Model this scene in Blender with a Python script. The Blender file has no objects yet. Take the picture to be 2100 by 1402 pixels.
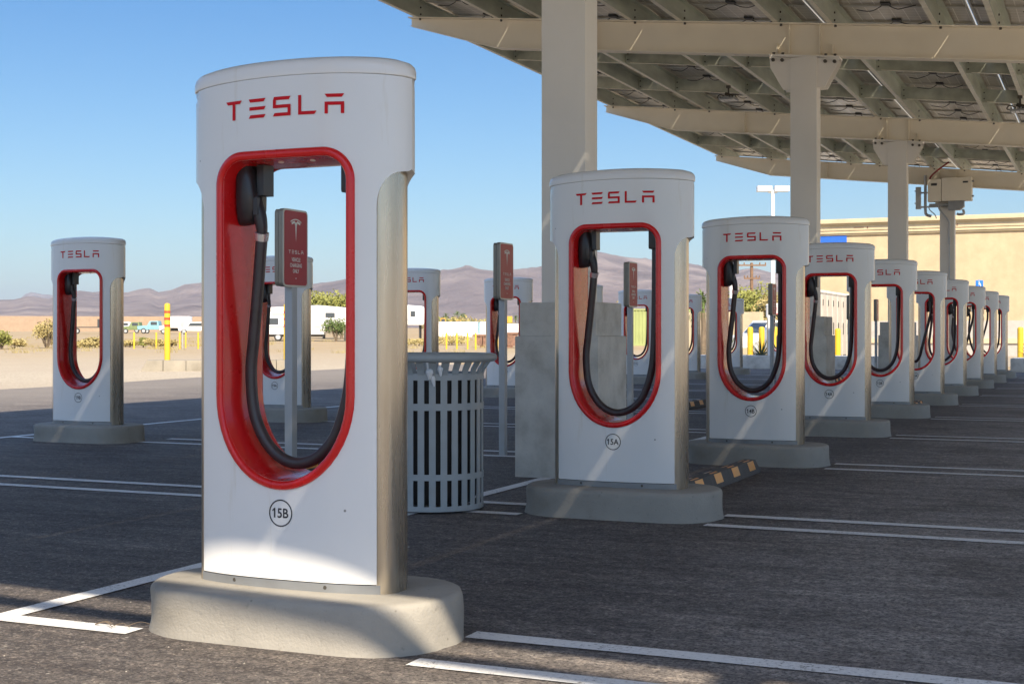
import bpy, bmesh, math, random
from mathutils import Vector, Matrix, noise
random.seed(7)
R = math.radians
C = bpy.context.scene.collection
S = bpy.context.scene
# ------------------------------------------------------------------ camera
FPX = 2800.0; ZC = 1.04; YAW = R(23.68)
cd = bpy.data.cameras.new('camera'); cam = bpy.data.objects.new('camera', cd); C.objects.link(cam)
cd.sensor_width = 36; cd.lens = 36*FPX/2100; cd.shift_y = -15/2100; cd.clip_end = 40000; cd.clip_start = .05
cam.location = (0, 0, ZC); cam.rotation_euler = (R(90), 0, YAW); S.camera = cam
# ------------------------------------------------------------------ light
SUNV = Vector((.66, -.88, 1.0)).normalized()
w = bpy.data.worlds.new('World'); S.world = w; w.use_nodes = True
nt = w.node_tree; nt.nodes.clear()
sky = nt.nodes.new('ShaderNodeTexSky'); sky.sky_type = 'NISHITA'; sky.sun_disc = False
sky.sun_elevation = math.asin(SUNV.z); sky.sun_rotation = math.atan2(SUNV.x, SUNV.y)
sky.air_density = 1.0; sky.dust_density = .45; sky.ozone_density = 1.2; sky.altitude = 200
bg = nt.nodes.new('ShaderNodeBackground'); bg.inputs[1].default_value = .10
wo = nt.nodes.new('ShaderNodeOutputWorld')
tcw = nt.nodes.new('ShaderNodeTexCoord'); sxw = nt.nodes.new('ShaderNodeSeparateXYZ'); rw = nt.nodes.new('ShaderNodeValToRGB'); mw = nt.nodes.new('ShaderNodeMix')
mw.data_type = 'RGBA'; mw.blend_type = 'MULTIPLY'; mw.inputs['Factor'].default_value = 1
rw.color_ramp.elements[0].position = 0; rw.color_ramp.elements[0].color = (.33, .39, .405, 1)
rw.color_ramp.elements[1].position = .6; rw.color_ramp.elements[1].color = (1.25, 1.22, 1.2, 1)
e_ = rw.color_ramp.elements.new(.26); e_.color = (.13, .30, .44, 1)
nt.links.new(tcw.outputs['Generated'], sxw.inputs[0]); nt.links.new(sxw.outputs[2], rw.inputs[0])
nt.links.new(sky.outputs[0], mw.inputs['A']); nt.links.new(rw.outputs[0], mw.inputs['B'])
nt.links.new(mw.outputs['Result'], bg.inputs[0]); nt.links.new(bg.outputs[0], wo.inputs[0])
sl = bpy.data.lights.new('sun', 'SUN'); sl.energy = 3.1; sl.angle = R(.5); sl.color = (1, .87, .68)
so = bpy.data.objects.new('sun', sl); C.objects.link(so); so.location = (8, -10, 30)
so.rotation_euler = (-SUNV).to_track_quat('-Z', 'Y').to_euler()
S.view_settings.view_transform = 'Standard'; S.view_settings.look = 'None'
S.view_settings.exposure = 1.60; S.view_settings.gamma = 1

# ------------------------------------------------------------------ helpers
def pdir(px):
    u = (px-1050)/FPX
    return Vector((-math.sin(YAW)+math.cos(YAW)*u, math.cos(YAW)+math.sin(YAW)*u, 0))
def at(px, d, z=0):
    p = pdir(px)*d; p.z = z; return p
def terrain(x, y):
    k = max(0, min(1, (-x-18)/20)); k = k*k*(3-2*k)
    r = math.hypot(x, y)
    if r < 60: h = 0
    elif r < 100: h = .008*(r-60)**2/80
    else: h = .16+.0088*(r-100)
    return h*k if r < 400 else (h if k > 0 else 0)*k
def ground_at(px, d):
    p = at(px, d); p.z = terrain(p.x, p.y); return p

class MB:
    def __init__(s): s.v = []; s.f = []; s.m = []
    def add(s, vs, fs, mi=0):
        n = len(s.v); s.v += [tuple(v) for v in vs]
        for f in fs: s.f.append(tuple(i+n for i in f)); s.m.append(mi)
        return s
    def box(s, x0, x1, y0, y1, z0, z1, mi=0, rot=0, pivot=(0, 0)):
        vs = [(x, y, z) for z in (z0, z1) for y in (y0, y1) for x in (x0, x1)]
        if rot:
            c, sn = math.cos(rot), math.sin(rot); px, py = pivot
            vs = [(px+(x-px)*c-(y-py)*sn, py+(x-px)*sn+(y-py)*c, z) for x, y, z in vs]
        return s.add(vs, [(0, 2, 3, 1), (4, 5, 7, 6), (0, 1, 5, 4), (2, 6, 7, 3), (0, 4, 6, 2), (1, 3, 7, 5)], mi)
    def hexa(s, b, t, mi=0):      # two quads, bottom and top
        return s.add(list(b)+list(t), [(3, 2, 1, 0), (4, 5, 6, 7), (0, 1, 5, 4), (1, 2, 6, 5), (2, 3, 7, 6), (3, 0, 4, 7)], mi)
    def tube(s, pts, r, seg=10, mi=0, caps=True):
        pts = [Vector(p) for p in pts]; n = len(pts)
        rr = r if isinstance(r, (list, tuple)) else [r]*n
        vs = []; up = None
        for i, p in enumerate(pts):
            t = (pts[min(i+1, n-1)]-pts[max(i-1, 0)]).normalized()
            if up is None:
                up = Vector((0, 0, 1)) if abs(t.z) < .9 else Vector((0, 1, 0))
            a = t.cross(up).normalized(); b = a.cross(t).normalized(); up = b
            for k in range(seg):
                an = 2*math.pi*k/seg
                vs.append(p+(a*math.cos(an)+b*math.sin(an))*rr[i])
        fs = []
        for i in range(n-1):
            for k in range(seg):
                k2 = (k+1) % seg
                fs.append((i*seg+k, i*seg+k2, (i+1)*seg+k2, (i+1)*seg+k))
        if caps: fs += [tuple(range(seg))[::-1], tuple((n-1)*seg+k for k in range(seg))]
        return s.add(vs, fs, mi)
    def lathe(s, prof, c=(0, 0, 0), axis='z', seg=24, mi=0):
        vs = []
        for (r, h) in prof:
            for k in range(seg):
                a = 2*math.pi*k/seg; x, y = r*math.cos(a), r*math.sin(a)
                p = (x, y, h) if axis == 'z' else ((x, h, y) if axis == 'y' else (h, x, y))
                vs.append((p[0]+c[0], p[1]+c[1], p[2]+c[2]))
        n = len(prof); fs = []
        for i in range(n-1):
            for k in range(seg):
                k2 = (k+1) % seg
                fs.append((i*seg+k, i*seg+k2, (i+1)*seg+k2, (i+1)*seg+k))
        fs += [tuple(range(seg))[::-1], tuple((n-1)*seg+k for k in range(seg))]
        return s.add(vs, fs, mi)
    def prism(s, poly, a, b, axis='y', mi=0):   # poly in the other two axes
        def P(u, v, h): return (u, h, v) if axis == 'y' else ((h, u, v) if axis == 'x' else (u, v, h))
        n = len(poly)
        vs = [P(u, v, a) for u, v in poly]+[P(u, v, b) for u, v in poly]
        fs = [tuple(range(n)), tuple(range(n, 2*n))[::-1]]+[(i, i+n, (i+1) % n+n, (i+1) % n) for i in range(n)]
        return s.add(vs, fs, mi)
    def build(s, name, mats, parent=None, loc=None, rot=None, smooth=None, bevel=0, seg=2, weld=False, world=False):
        me = bpy.data.meshes.new(name); me.from_pydata(s.v, [], s.f)
        if not isinstance(mats, (list, tuple)): mats = [mats]
        for m in mats: me.materials.append(m)
        me.polygons.foreach_set('material_index', s.m)
        bm = bmesh.new(); bm.from_mesh(me)
        if weld: bmesh.ops.remove_doubles(bm, verts=bm.verts, dist=weld if weld is not True else 1e-4)
        bmesh.ops.recalc_face_normals(bm, faces=bm.faces)
        if bevel:
            es = [e for e in bm.edges if len(e.link_faces) == 2 and e.calc_face_angle(0) > .5]
            bmesh.ops.bevel(bm, geom=es, offset=bevel, segments=seg, profile=.7, affect='EDGES', clamp_overlap=True)
        bm.to_mesh(me); bm.free()
        if smooth or bevel:
            me.shade_smooth()
            me.set_sharp_from_angle(angle=R(smooth or 40))
        o = bpy.data.objects.new(name, me); C.objects.link(o)
        if loc is not None: o.location = loc
        if rot is not None: o.rotation_euler = rot
        if parent is not None:
            o.parent = parent
            if world: o.matrix_parent_inverse = Matrix.Translation(-Vector(parent.location))
        return o
def tag(o, label=None, cat=None, group=None, kind=None):
    if label: o['label'] = label
    if cat: o['category'] = cat
    if group: o['group'] = group
    if kind: o['kind'] = kind
    return o
def empty(name, loc, label, cat, group=None, rz=0):
    o = bpy.data.objects.new(name, None); C.objects.link(o); o.location = loc; o.rotation_euler = (0, 0, rz)
    o.empty_display_size = .2
    return tag(o, label, cat, group)
def copy_tree(o, label=None, loc=None, parent=None, skip=()):
    c = o.copy(); C.objects.link(c)
    if parent: c.parent = parent
    if label: c['label'] = label
    if loc is not None: c.location = loc
    for ch in [q for q in KIDS(o) if q.name.split('.')[0] not in skip]: copy_tree(ch, parent=c)
    return c
def KIDS(o): return [q for q in bpy.data.objects if q.parent is o or q.parent == o]
def crom(pts, n=6):
    pts = [Vector(p) for p in pts]; out = []
    for i in range(len(pts)-1):
        p0 = pts[max(i-1, 0)]; p1 = pts[i]; p2 = pts[i+1]; p3 = pts[min(i+2, len(pts)-1)]
        for k in range(n):
            t = k/n
            out.append(.5*((2*p1)+(p2-p0)*t+(2*p0-5*p1+4*p2-p3)*t*t+(3*p1-p0-3*p2+p3)*t**3))
    out.append(pts[-1]); return out

# ------------------------------------------------------------------ materials
def nodemat(name):
    m = bpy.data.materials.new(name); m.use_nodes = True
    nt = m.node_tree; b = nt.nodes['Principled BSDF']
    return m, nt, b
def N(nt, t, **kw):
    n = nt.nodes.new(t)
    for k, v in kw.items(): setattr(n, k, v)
    return n
def coords(nt, scale=(1, 1, 1), kind='Object'):
    tc = N(nt, 'ShaderNodeTexCoord'); mp = N(nt, 'ShaderNodeMapping'); mp.inputs['Scale'].default_value = scale
    nt.links.new(tc.outputs[kind], mp.inputs['Vector']); return mp.outputs[0]
def noise_n(nt, vec, scale, detail=4, rough=.55):
    n = N(nt, 'ShaderNodeTexNoise'); n.inputs['Scale'].default_value = scale
    n.inputs['Detail'].default_value = detail; n.inputs['Roughness'].default_value = rough
    nt.links.new(vec, n.inputs['Vector']); return n.outputs['Fac']
def ramp(nt, fac, stops):
    r = N(nt, 'ShaderNodeValToRGB'); e = r.color_ramp.elements
    while len(e) < len(stops): e.new(.5)
    for i, (p, c) in enumerate(stops):
        e[i].position = p; e[i].color = (c[0], c[1], c[2], 1) if not isinstance(c, (int, float)) else (c, c, c, 1)
    nt.links.new(fac, r.inputs[0]); return r.outputs[0]
def mix(nt, fac, a, b, mode='MIX'):
    m = N(nt, 'ShaderNodeMix', data_type='RGBA', blend_type=mode)
    for s, v in ((m.inputs['Factor'], fac), (m.inputs['A'], a), (m.inputs['B'], b)):
        if isinstance(v, (int, float)): s.default_value = v
        elif isinstance(v, tuple): s.default_value = (v[0], v[1], v[2], 1)
        else: nt.links.new(v, s)
    return m.outputs['Result']
def bump(nt, b, h, strength, dist):
    bp = N(nt, 'ShaderNodeBump'); bp.inputs['Strength'].default_value = strength; bp.inputs['Distance'].default_value = dist
    nt.links.new(h, bp.inputs['Height']); nt.links.new(bp.outputs[0], b.inputs['Normal'])
def simple(name, col, rough=.5, metal=0, var=.12, vs=6, coat=0, bmp=0, bs=60, spec=.5, vscale=(1, 1, 1)):
    m, nt, b = nodemat(name)
    v = coords(nt, vscale)
    f = noise_n(nt, v, vs, 5)
    lo = tuple(c*(1-var) for c in col); hi = tuple(min(1, c*(1+var)) for c in col)
    nt.links.new(ramp(nt, f, [(.3, lo), (.7, hi)]), b.inputs['Base Color'])
    nt.links.new(ramp(nt, f, [(.3, rough*.85), (.7, min(1, rough*1.2))]), b.inputs['Roughness'])
    b.inputs['Metallic'].default_value = metal; b.inputs['Coat Weight'].default_value = coat
    b.inputs['Specular IOR Level'].default_value = spec
    if coat: b.inputs['Coat Roughness'].default_value = .06
    if bmp: bump(nt, b, noise_n(nt, v, bs, 4), bmp, .01)
    return m
M = {}
M['red'] = simple('red_gloss', (.66, .010, .012), .26, var=.05, coat=.3, spec=.4)
M['letter'] = simple('letter_red', (.60, .006, .014), .5, var=.05, spec=.2)
M['silver'] = simple('champagne_aluminium', (.56, .495, .40), .27, metal=.88, var=.2, vs=3, vscale=(5, 5, .3))
M['kick'] = simple('grey_kick_metal', (.30, .31, .32), .4, metal=.5, var=.1)
M['black'] = simple('black_plastic', (.028, .027, .030), .34, var=.25)
M['rubber'] = simple('cable_rubber', (.045, .038, .040), .38, var=.2, vs=20)
M['band'] = simple('bright_band', (.72, .72, .72), .25, metal=.7)
M['ink'] = simple('badge_ink', (.03, .03, .035), .5)
M['bolt'] = simple('dark_bolt', (.10, .09, .075), .5, metal=.5)
M['beam'] = simple('bounce_tinted_beige_paint', (.86, .78, .63), .5, var=.05, vs=1.5)  # beiger than the columns, tinted for light bounced off the ground
M['column'] = simple('pale_column_paint', (.80, .76, .69), .5, var=.06, vs=1.2)
M['cabdoor'] = simple('cream_cabinet_door', (.50, .45, .38), .5, var=.06)
M['galv'] = simple('galvanised_steel', (.52, .54, .45), .42, metal=.3, var=.22, vs=4, vscale=(1, .3, 1))
M['lit_flange'] = simple('bounce_lit_flange_steel', (.88, .83, .68), .5, metal=0, var=.1)  # lower flanges: brightness of ground bounce put into the colour
M['alu'] = simple('aluminium_frame', (.62, .60, .54), .4, metal=.4, var=.08)
M['white'] = simple('white_paint_metal', (.78, .78, .76), .4, var=.04)
M['yellow'] = simple('yellow_bollard', (.64, .42, .025), .45, var=.08, vs=8)
M['redstripe'] = simple('red_reflector', (.5, .08, .03), .4)
M['signred'] = simple('sign_red', (.42, .022, .035), .35, var=.06, coat=.1)
M['signwhite'] = simple('sign_white', (.8, .78, .74), .4)
M['signgrey'] = simple('sign_box_grey', (.30, .28, .24), .45, metal=.3)
M['post'] = simple('galvanised_post', (.45, .46, .47), .45, metal=.3, var=.08)
M['canpaint'] = simple('trash_can_paint', (.37, .40, .41), .38, var=.06, vs=9)
M['darkin'] = simple('dark_liner', (.035, .030, .028), .7)
M['bag'] = simple('white_bag', (.75, .75, .75), .5)
M['wsrub'] = simple('rubber_stop', (.10, .092, .085), .8, var=.3, vs=14, bmp=.4, bs=80)
M['orange'] = simple('orange_reflector', (.75, .30, .04), .35)
M['tyre'] = simple('tyre', (.03, .03, .03), .8)
M['glass'] = simple('vehicle_glass', (.06, .07, .08), .08, var=.1)
M['vwhite'] = simple('vehicle_white', (.80, .79, .77), .3, var=.04, coat=.3)
M['vgreen'] = simple('vehicle_green', (.17, .22, .09), .55, var=.2)
M['vblue'] = simple('vehicle_blue', (.22, .42, .50), .5, var=.15)
M['vbrown'] = simple('rust_brown', (.22, .12, .08), .7, var=.3)
M['vyellow'] = simple('machine_yellow', (.55, .33, .04), .5)
M['darkm'] = simple('dark_metal', (.05, .05, .05), .6)
M['tree_bark'] = simple('bark', (.16, .12, .08), .9, var=.3)
M['bluepanel'] = simple('blue_sign_panel', (.02, .12, .55), .5, var=.05)
M['accblue'] = simple('accessible_blue', (.01, .14, .60), .4, var=.03)
M['limegreen'] = simple('lime_container_paint', (.30, .34, .13), .6, var=.1, vs=1)
M['trim_dark'] = simple('rv_trim', (.12, .12, .13), .4)
M['redwire'] = simple('red_wire', (.28, .03, .03), .5)
M['greywall'] = simple('grey_wainscot', (.44, .40, .36), .8, var=.08)
M['rawood'] = simple('pole_wood', (.20, .12, .07), .9, var=.2)

# white cabinet gloss with faint grime streaks
m, nt_, b = nodemat('white_gloss_cabinet'); M['cab'] = m
v = coords(nt_, (9, 9, .7)); f = noise_n(nt_, v, 1.6, 6, .65); f2 = noise_n(nt_, coords(nt_), 3, 3)
g = ramp(nt_, f, [(.26, (.70, .67, .61)), (.38, (.78, .775, .76)), (1, (.79, .785, .77))])
vq = N(nt_, 'ShaderNodeTexVoronoi'); vq.inputs['Scale'].default_value = 16; nt_.links.new(coords(nt_), vq.inputs['Vector'])
sq = N(nt_, 'ShaderNodeSeparateColor'); nt_.links.new(vq.outputs['Color'], sq.inputs[0])
gm = N(nt_, 'ShaderNodeMath', operation='MULTIPLY'); nt_.links.new(ramp(nt_, sq.outputs[0], [(.90, 0.), (.91, 1.)]), gm.inputs[0]); nt_.links.new(ramp(nt_, vq.outputs['Distance'], [(.05, .8), (.09, 0.)]), gm.inputs[1])
g = mix(nt_, gm.outputs[0], g, (.12, .11, .10))
nt_.links.new(g, b.inputs['Base Color'])
nt_.links.new(ramp(nt_, f2, [(.3, .19), (.7, .24)]), b.inputs['Roughness'])
b.inputs['Coat Weight'].default_value = .3; b.inputs['Coat Roughness'].default_value = .08

def concrete(name, col, stain=(.5, .45, .38), sc=3):
    m, nt, b = nodemat(name); v = coords(nt)
    f = noise_n(nt, v, sc, 8, .6); f2 = noise_n(nt, v, sc*14, 4, .7); f3 = noise_n(nt, v, sc*60, 2)
    a = ramp(nt, f, [(.28, tuple(c*s for c, s in zip(col, (.66, .64, .60)))), (.5, col), (.72, tuple(min(1, c*1.22) for c in col))])
    c2 = mix(nt, ramp(nt, f2, [(.26, .5), (.38, 0.)]), a, tuple(c*.55 for c in col))
    vo = N(nt, 'ShaderNodeTexVoronoi'); vo.inputs['Scale'].default_value = sc*9; nt.links.new(v, vo.inputs['Vector'])
    c3 = mix(nt, ramp(nt, vo.outputs['Distance'], [(.04, .5), (.09, 0.)]), c2, tuple(c*.35 for c in col))
    nt.links.new(c3, b.inputs['Base Color']); b.inputs['Roughness'].default_value = .88
    ad = N(nt, 'ShaderNodeMath', operation='ADD'); nt.links.new(f2, ad.inputs[0]); nt.links.new(f3, ad.inputs[1])
    bump(nt, b, ad.outputs[0], .35, .006)
    return m
M['conc'] = concrete('plinth_concrete', (.30, .28, .245), sc=1.8)
M['pier'] = concrete('pier_concrete', (.60, .57, .51), sc=3.4)
M['kerb'] = concrete('kerb_concrete', (.25, .22, .17), sc=1.5)

# asphalt
m, nt_, b = nodemat('asphalt'); M['asphalt'] = m
v = coords(nt_)
big = noise_n(nt_, v, .35, 5, .6); fine = noise_n(nt_, v, 62, 5, .8); mid = noise_n(nt_, v, 9, 5, .6)
st = noise_n(nt_, coords(nt_, (.35, 3.2, 1)), 1.4, 6, .65)
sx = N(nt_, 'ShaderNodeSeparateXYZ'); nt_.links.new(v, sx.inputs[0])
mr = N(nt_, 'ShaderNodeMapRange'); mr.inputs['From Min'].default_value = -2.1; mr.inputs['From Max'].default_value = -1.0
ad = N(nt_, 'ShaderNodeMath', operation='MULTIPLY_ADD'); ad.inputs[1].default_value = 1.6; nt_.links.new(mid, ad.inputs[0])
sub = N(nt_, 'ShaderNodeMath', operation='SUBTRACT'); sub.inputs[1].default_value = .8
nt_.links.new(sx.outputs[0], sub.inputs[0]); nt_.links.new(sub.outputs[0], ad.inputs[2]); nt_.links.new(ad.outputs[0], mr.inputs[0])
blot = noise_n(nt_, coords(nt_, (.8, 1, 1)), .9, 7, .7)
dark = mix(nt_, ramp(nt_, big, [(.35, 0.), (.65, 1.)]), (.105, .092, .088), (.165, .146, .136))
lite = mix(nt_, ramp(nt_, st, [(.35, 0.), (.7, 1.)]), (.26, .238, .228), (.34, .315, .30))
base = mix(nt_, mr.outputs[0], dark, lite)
base = mix(nt_, ramp(nt_, st, [(.5, 0.), (.78, .45)]), base, (.26, .245, .23))
base = mix(nt_, ramp(nt_, fine, [(.42, 1.), (.52, 0.)]), base, mix(nt_, .78, base, (.016, .014, .016)))
base = mix(nt_, ramp(nt_, blot, [(.36, .55), (.50, 0.)]), base, (.050, .041, .040))
base = mix(nt_, ramp(nt_, blot, [(.56, 0.), (.72, .5)]), base, (.25, .235, .23))
vo = N(nt_, 'ShaderNodeTexVoronoi'); vo.inputs['Scale'].default_value = 130; nt_.links.new(v, vo.inputs['Vector'])
sp = N(nt_, 'ShaderNodeSeparateColor'); nt_.links.new(vo.outputs['Color'], sp.inputs[0])
base = mix(nt_, ramp(nt_, sp.outputs[0], [(.80, 0.), (.95, .42)]), base, (.36, .33, .30))
c1 = noise_n(nt_, coords(nt_, (1, 1, 1)), 21, 4, .75); c2 = noise_n(nt_, coords(nt_, (.6, 2.4, 1)), 3.2, 6, .7)
base = mix(nt_, 1., base, ramp(nt_, c1, [(.34, (.58, .56, .56)), (.5, (1, 1, 1)), (.64, (1.55, 1.5, 1.42))]), 'MULTIPLY')
base = mix(nt_, 1., base, ramp(nt_, c2, [(.34, (.72, .68, .66)), (.5, (1, .98, .96)), (.66, (1.35, 1.30, 1.24))]), 'MULTIPLY')
vo3 = N(nt_, 'ShaderNodeTexVoronoi'); vo3.inputs['Scale'].default_value = 26; nt_.links.new(v, vo3.inputs['Vector'])
sp3 = N(nt_, 'ShaderNodeSeparateColor'); nt_.links.new(vo3.outputs['Color'], sp3.inputs[0])
gt = N(nt_, 'ShaderNodeMath', operation='MULTIPLY')
nt_.links.new(ramp(nt_, sp3.outputs[1], [(.955, 0.), (.965, 1.)]), gt.inputs[0])
nt_.links.new(ramp(nt_, vo3.outputs['Distance'], [(.12, 1.), (.20, 0.)]), gt.inputs[1])
base = mix(nt_, gt.outputs[0], base, (.40, .37, .33))
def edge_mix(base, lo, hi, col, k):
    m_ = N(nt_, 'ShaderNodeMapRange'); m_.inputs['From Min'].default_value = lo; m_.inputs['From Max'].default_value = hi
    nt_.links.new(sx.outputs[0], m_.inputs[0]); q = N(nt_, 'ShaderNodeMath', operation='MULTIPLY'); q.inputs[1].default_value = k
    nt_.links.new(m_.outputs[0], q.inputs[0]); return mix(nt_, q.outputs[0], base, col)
base = edge_mix(base, -13.5, -17.5, (.24, .205, .165), .6)      # sunlit tone painted in past the canopy's shadow edge
base = edge_mix(base, .8, 3.0, (.40, .36, .30), .9)            # driving aisle lightened to bounce sunlight up under the canopy
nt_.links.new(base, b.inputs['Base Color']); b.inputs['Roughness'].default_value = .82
bump(nt_, b, fine, 1, .012)

# white line paint, worn
m, nt_, b = nodemat('line_paint'); M['line'] = m
v = coords(nt_); f = noise_n(nt_, v, 70, 4, .75); f2 = noise_n(nt_, v, 3, 4)
ad = N(nt_, 'ShaderNodeMath', operation='MULTIPLY_ADD'); ad.inputs[1].default_value = .35; nt_.links.new(f2, ad.inputs[0]); nt_.links.new(f, ad.inputs[2])
nt_.links.new(ramp(nt_, ad.outputs[0], [(.50, (.10, .10, .10)), (.56, (.62, .62, .62)), (.75, (.74, .74, .73))]), b.inputs['Base Color'])
b.inputs['Roughness'].default_value = .75; bump(nt_, b, f, .5, .004)

# desert ground
m, nt_, b = nodemat('desert_ground'); M['ground'] = m
v = coords(nt_)
big = noise_n(nt_, v, .05, 6, .6); mid = noise_n(nt_, v, 1.1, 6, .65); fine = noise_n(nt_, v, 16, 5, .75)
bands = noise_n(nt_, coords(nt_, (.12, .02, 1)), 1.0, 5)
geo = N(nt_, 'ShaderNodeVectorMath', operation='LENGTH'); nt_.links.new(v, geo.inputs[0])
mr = N(nt_, 'ShaderNodeMapRange'); mr.inputs['From Min'].default_value = 38; mr.inputs['From Max'].default_value = 95
nt_.links.new(geo.outputs['Value'], mr.inputs[0])
near = mix(nt_, ramp(nt_, fine, [(.32, 0.), (.62, 1.)]), (.20, .155, .10), (.52, .44, .33))
near = mix(nt_, ramp(nt_, mid, [(.4, 0.), (.7, .4)]), near, (.46, .385, .28))
far = mix(nt_, ramp(nt_, mid, [(.35, 0.), (.65, 1.)]), (.30, .21, .105), (.37, .275, .155))
base = mix(nt_, mr.outputs[0], near, far)
base = mix(nt_, ramp(nt_, bands, [(.45, 0.), (.62, .45)]), base, (.35, .28, .20))
nt_.links.new(base, b.inputs['Base Color']); b.inputs['Roughness'].default_value = .95
bump(nt_, b, fine, .7, .03)

# mountain
m, nt_, b = nodemat('mountain_rock'); M['mount'] = m
v = coords(nt_); f = noise_n(nt_, v, .006, 10, .68); f2 = noise_n(nt_, v, .0012, 4)
a = ramp(nt_, f, [(.36, (.12, .085, .08)), (.5, (.22, .165, .15)), (.62, (.36, .28, .24))])
a = mix(nt_, ramp(nt_, f2, [(.4, 0.), (.6, .6)]), a, (.17, .13, .13))
nt_.links.new(a, b.inputs['Base Color']); b.inputs['Roughness'].default_value = 1
bump(nt_, b, f, 1, 60)

# stucco
def stucco(name, col):
    m, nt, b = nodemat(name); v = coords(nt)
    f = noise_n(nt, v, 1.2, 7, .7); f1 = noise_n(nt, coords(nt, (1.5, 1.5, .12)), 1, 5); f2 = noise_n(nt, v, 25, 4)
    a = ramp(nt, f, [(.3, tuple(c*.84 for c in col)), (.7, tuple(min(1, c*1.1) for c in col))])
    a = mix(nt, ramp(nt, f1, [(.5, 0.), (.75, .35)]), a, tuple(c*.72 for c in col))
    nt.links.new(a, b.inputs['Base Color']); b.inputs['Roughness'].default_value = .95
    bump(nt, b, f2, .4, .02); return m
M['stucco'] = stucco('tan_stucco', (.50, .395, .25))
M['stucco2'] = stucco('cream_cornice', (.57, .47, .31))
M['blockwall'] = stucco('far_block_wall', (.36, .26, .18))
M['slab'] = stucco('pale_pavement', (.34, .28, .20))

# solar panel backsheet with cell grid
m, nt_, b = nodemat('solar_backsheet'); M['solar'] = m
v = coords(nt_)
def gridline(axis, pitch, width, off=0):
    sxx = N(nt_, 'ShaderNodeSeparateXYZ'); nt_.links.new(v, sxx.inputs[0])
    a = N(nt_, 'ShaderNodeMath', operation='MULTIPLY_ADD'); a.inputs[1].default_value = 1/pitch; a.inputs[2].default_value = 100+off; nt_.links.new(sxx.outputs[axis], a.inputs[0])
    fr = N(nt_, 'ShaderNodeMath', operation='FRACT'); nt_.links.new(a.outputs[0], fr.inputs[0])
    lt = N(nt_, 'ShaderNodeMath', operation='LESS_THAN'); lt.inputs[1].default_value = width; nt_.links.new(fr.outputs[0], lt.inputs[0])
    return lt.outputs[0]
mx = N(nt_, 'ShaderNodeMath', operation='MAXIMUM'); nt_.links.new(gridline(0, .158, .07), mx.inputs[0]); nt_.links.new(gridline(1, .158, .07), mx.inputs[1])
cell = mix(nt_, noise_n(nt_, v, .9, 3), (.40, .35, .28), (.62, .56, .47))
nt_.links.new(mix(nt_, mx.outputs[0], cell, (.80, .75, .66)), b.inputs['Base Color']); b.inputs['Roughness'].default_value = .3
M['solartop'] = simple('solar_glass', (.01, .015, .04), .1)
def leafmat(name, c1, c2):
    m, nt, b = nodemat(name); v = coords(nt)
    f = noise_n(nt, v, 2.2, 5, .8)
    nt.links.new(ramp(nt, f, [(.3, c1), (.7, c2)]), b.inputs['Base Color']); b.inputs['Roughness'].default_value = .8
    return m
M['leaf_olive'] = leafmat('olive_leaves', (.13, .14, .03), (.30, .30, .07))
M['leaf_dark'] = leafmat('dark_leaves', (.05, .09, .02), (.15, .20, .05))
M['leaf_dry'] = leafmat('dry_brush', (.26, .20, .07), (.44, .36, .15))
M['leaf_yucca'] = leafmat('yucca_leaves', (.06, .08, .04), (.13, .15, .08))

# ------------------------------------------------------------------ ground, asphalt, markings
mb = MB()
rings = [0, 12, 25, 38, 50, 60, 70, 80, 90, 100, 115, 130, 150, 180, 220, 270, 340, 450, 700, 1200, 2400, 5000, 9000, 16000]
na = 120
mb.v.append((0, 0, -.012))
for r in rings[1:]:
    for k in range(na):
        a = 2*math.pi*k/na; x, y = r*math.cos(a), r*math.sin(a)
        mb.v.append((x, y, (terrain(x, y) if r <= 450 else terrain(x/r*450, y/r*450))-.012))
for k in range(na): mb.f.append((0, 1+k, 1+(k+1) % na))
for i in range(len(rings)-2):
    for k in range(na):
        k2 = (k+1) % na; mb.f.append((1+i*na+k, 1+(i+1)*na+k, 1+(i+1)*na+k2, 1+i*na+k2))
mb.m = [0]*len(mb.f)
tag(mb.build('ground', M['ground'], smooth=60), kind='structure')
mb = MB()
edge = [(-19.0+math.sin(y*.9)*.12-max(0, y-18)*.14, y) for y in [i*1.5 for i in range(-10, 29)]]
poly = [(45, -16)]+[(45, 42.8)]+[(-22.5, 42.8)]+edge[::-1]
mb.add([(x, y, 0) for x, y in poly], [tuple(range(len(poly)))])
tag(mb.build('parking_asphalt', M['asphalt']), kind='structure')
mb = MB()
mb.add([(-21, 43, 0), (60, 43, 0), (60, 69.9, 0), (-21, 69.9, 0)], [(0, 1, 2, 3)])
mb.box(-21, 60, 42.85, 43.0, -.05, .10)
tag(mb.build('pavement', M['slab']), kind='structure')
YS = [4.12+3.41*i for i in range(0, 10)]
RX = -2.63; LX = -9.21
mk = MB()
def strip(x0, x1, y0, y1, z=.004):
    n = max(1, int(max(abs(x1-x0), abs(y1-y0))/.35)); pts0 = []; pts1 = []
    for i in range(n+1):
        t = i/n; j = random.uniform(-.004, .004); j2 = random.uniform(-.004, .004)
        if abs(x1-x0) > abs(y1-y0):
            x = x0+(x1-x0)*t; pts0.append((x, y0+j, z)); pts1.append((x, y1+j2, z))
        else:
            y = y0+(y1-y0)*t; pts0.append((x1+j, y, z)); pts1.append((x0+j2, y, z))
    mk.add(pts0+pts1, [(i, i+1, n+2+i, n+1+i) for i in range(n)])
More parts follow.
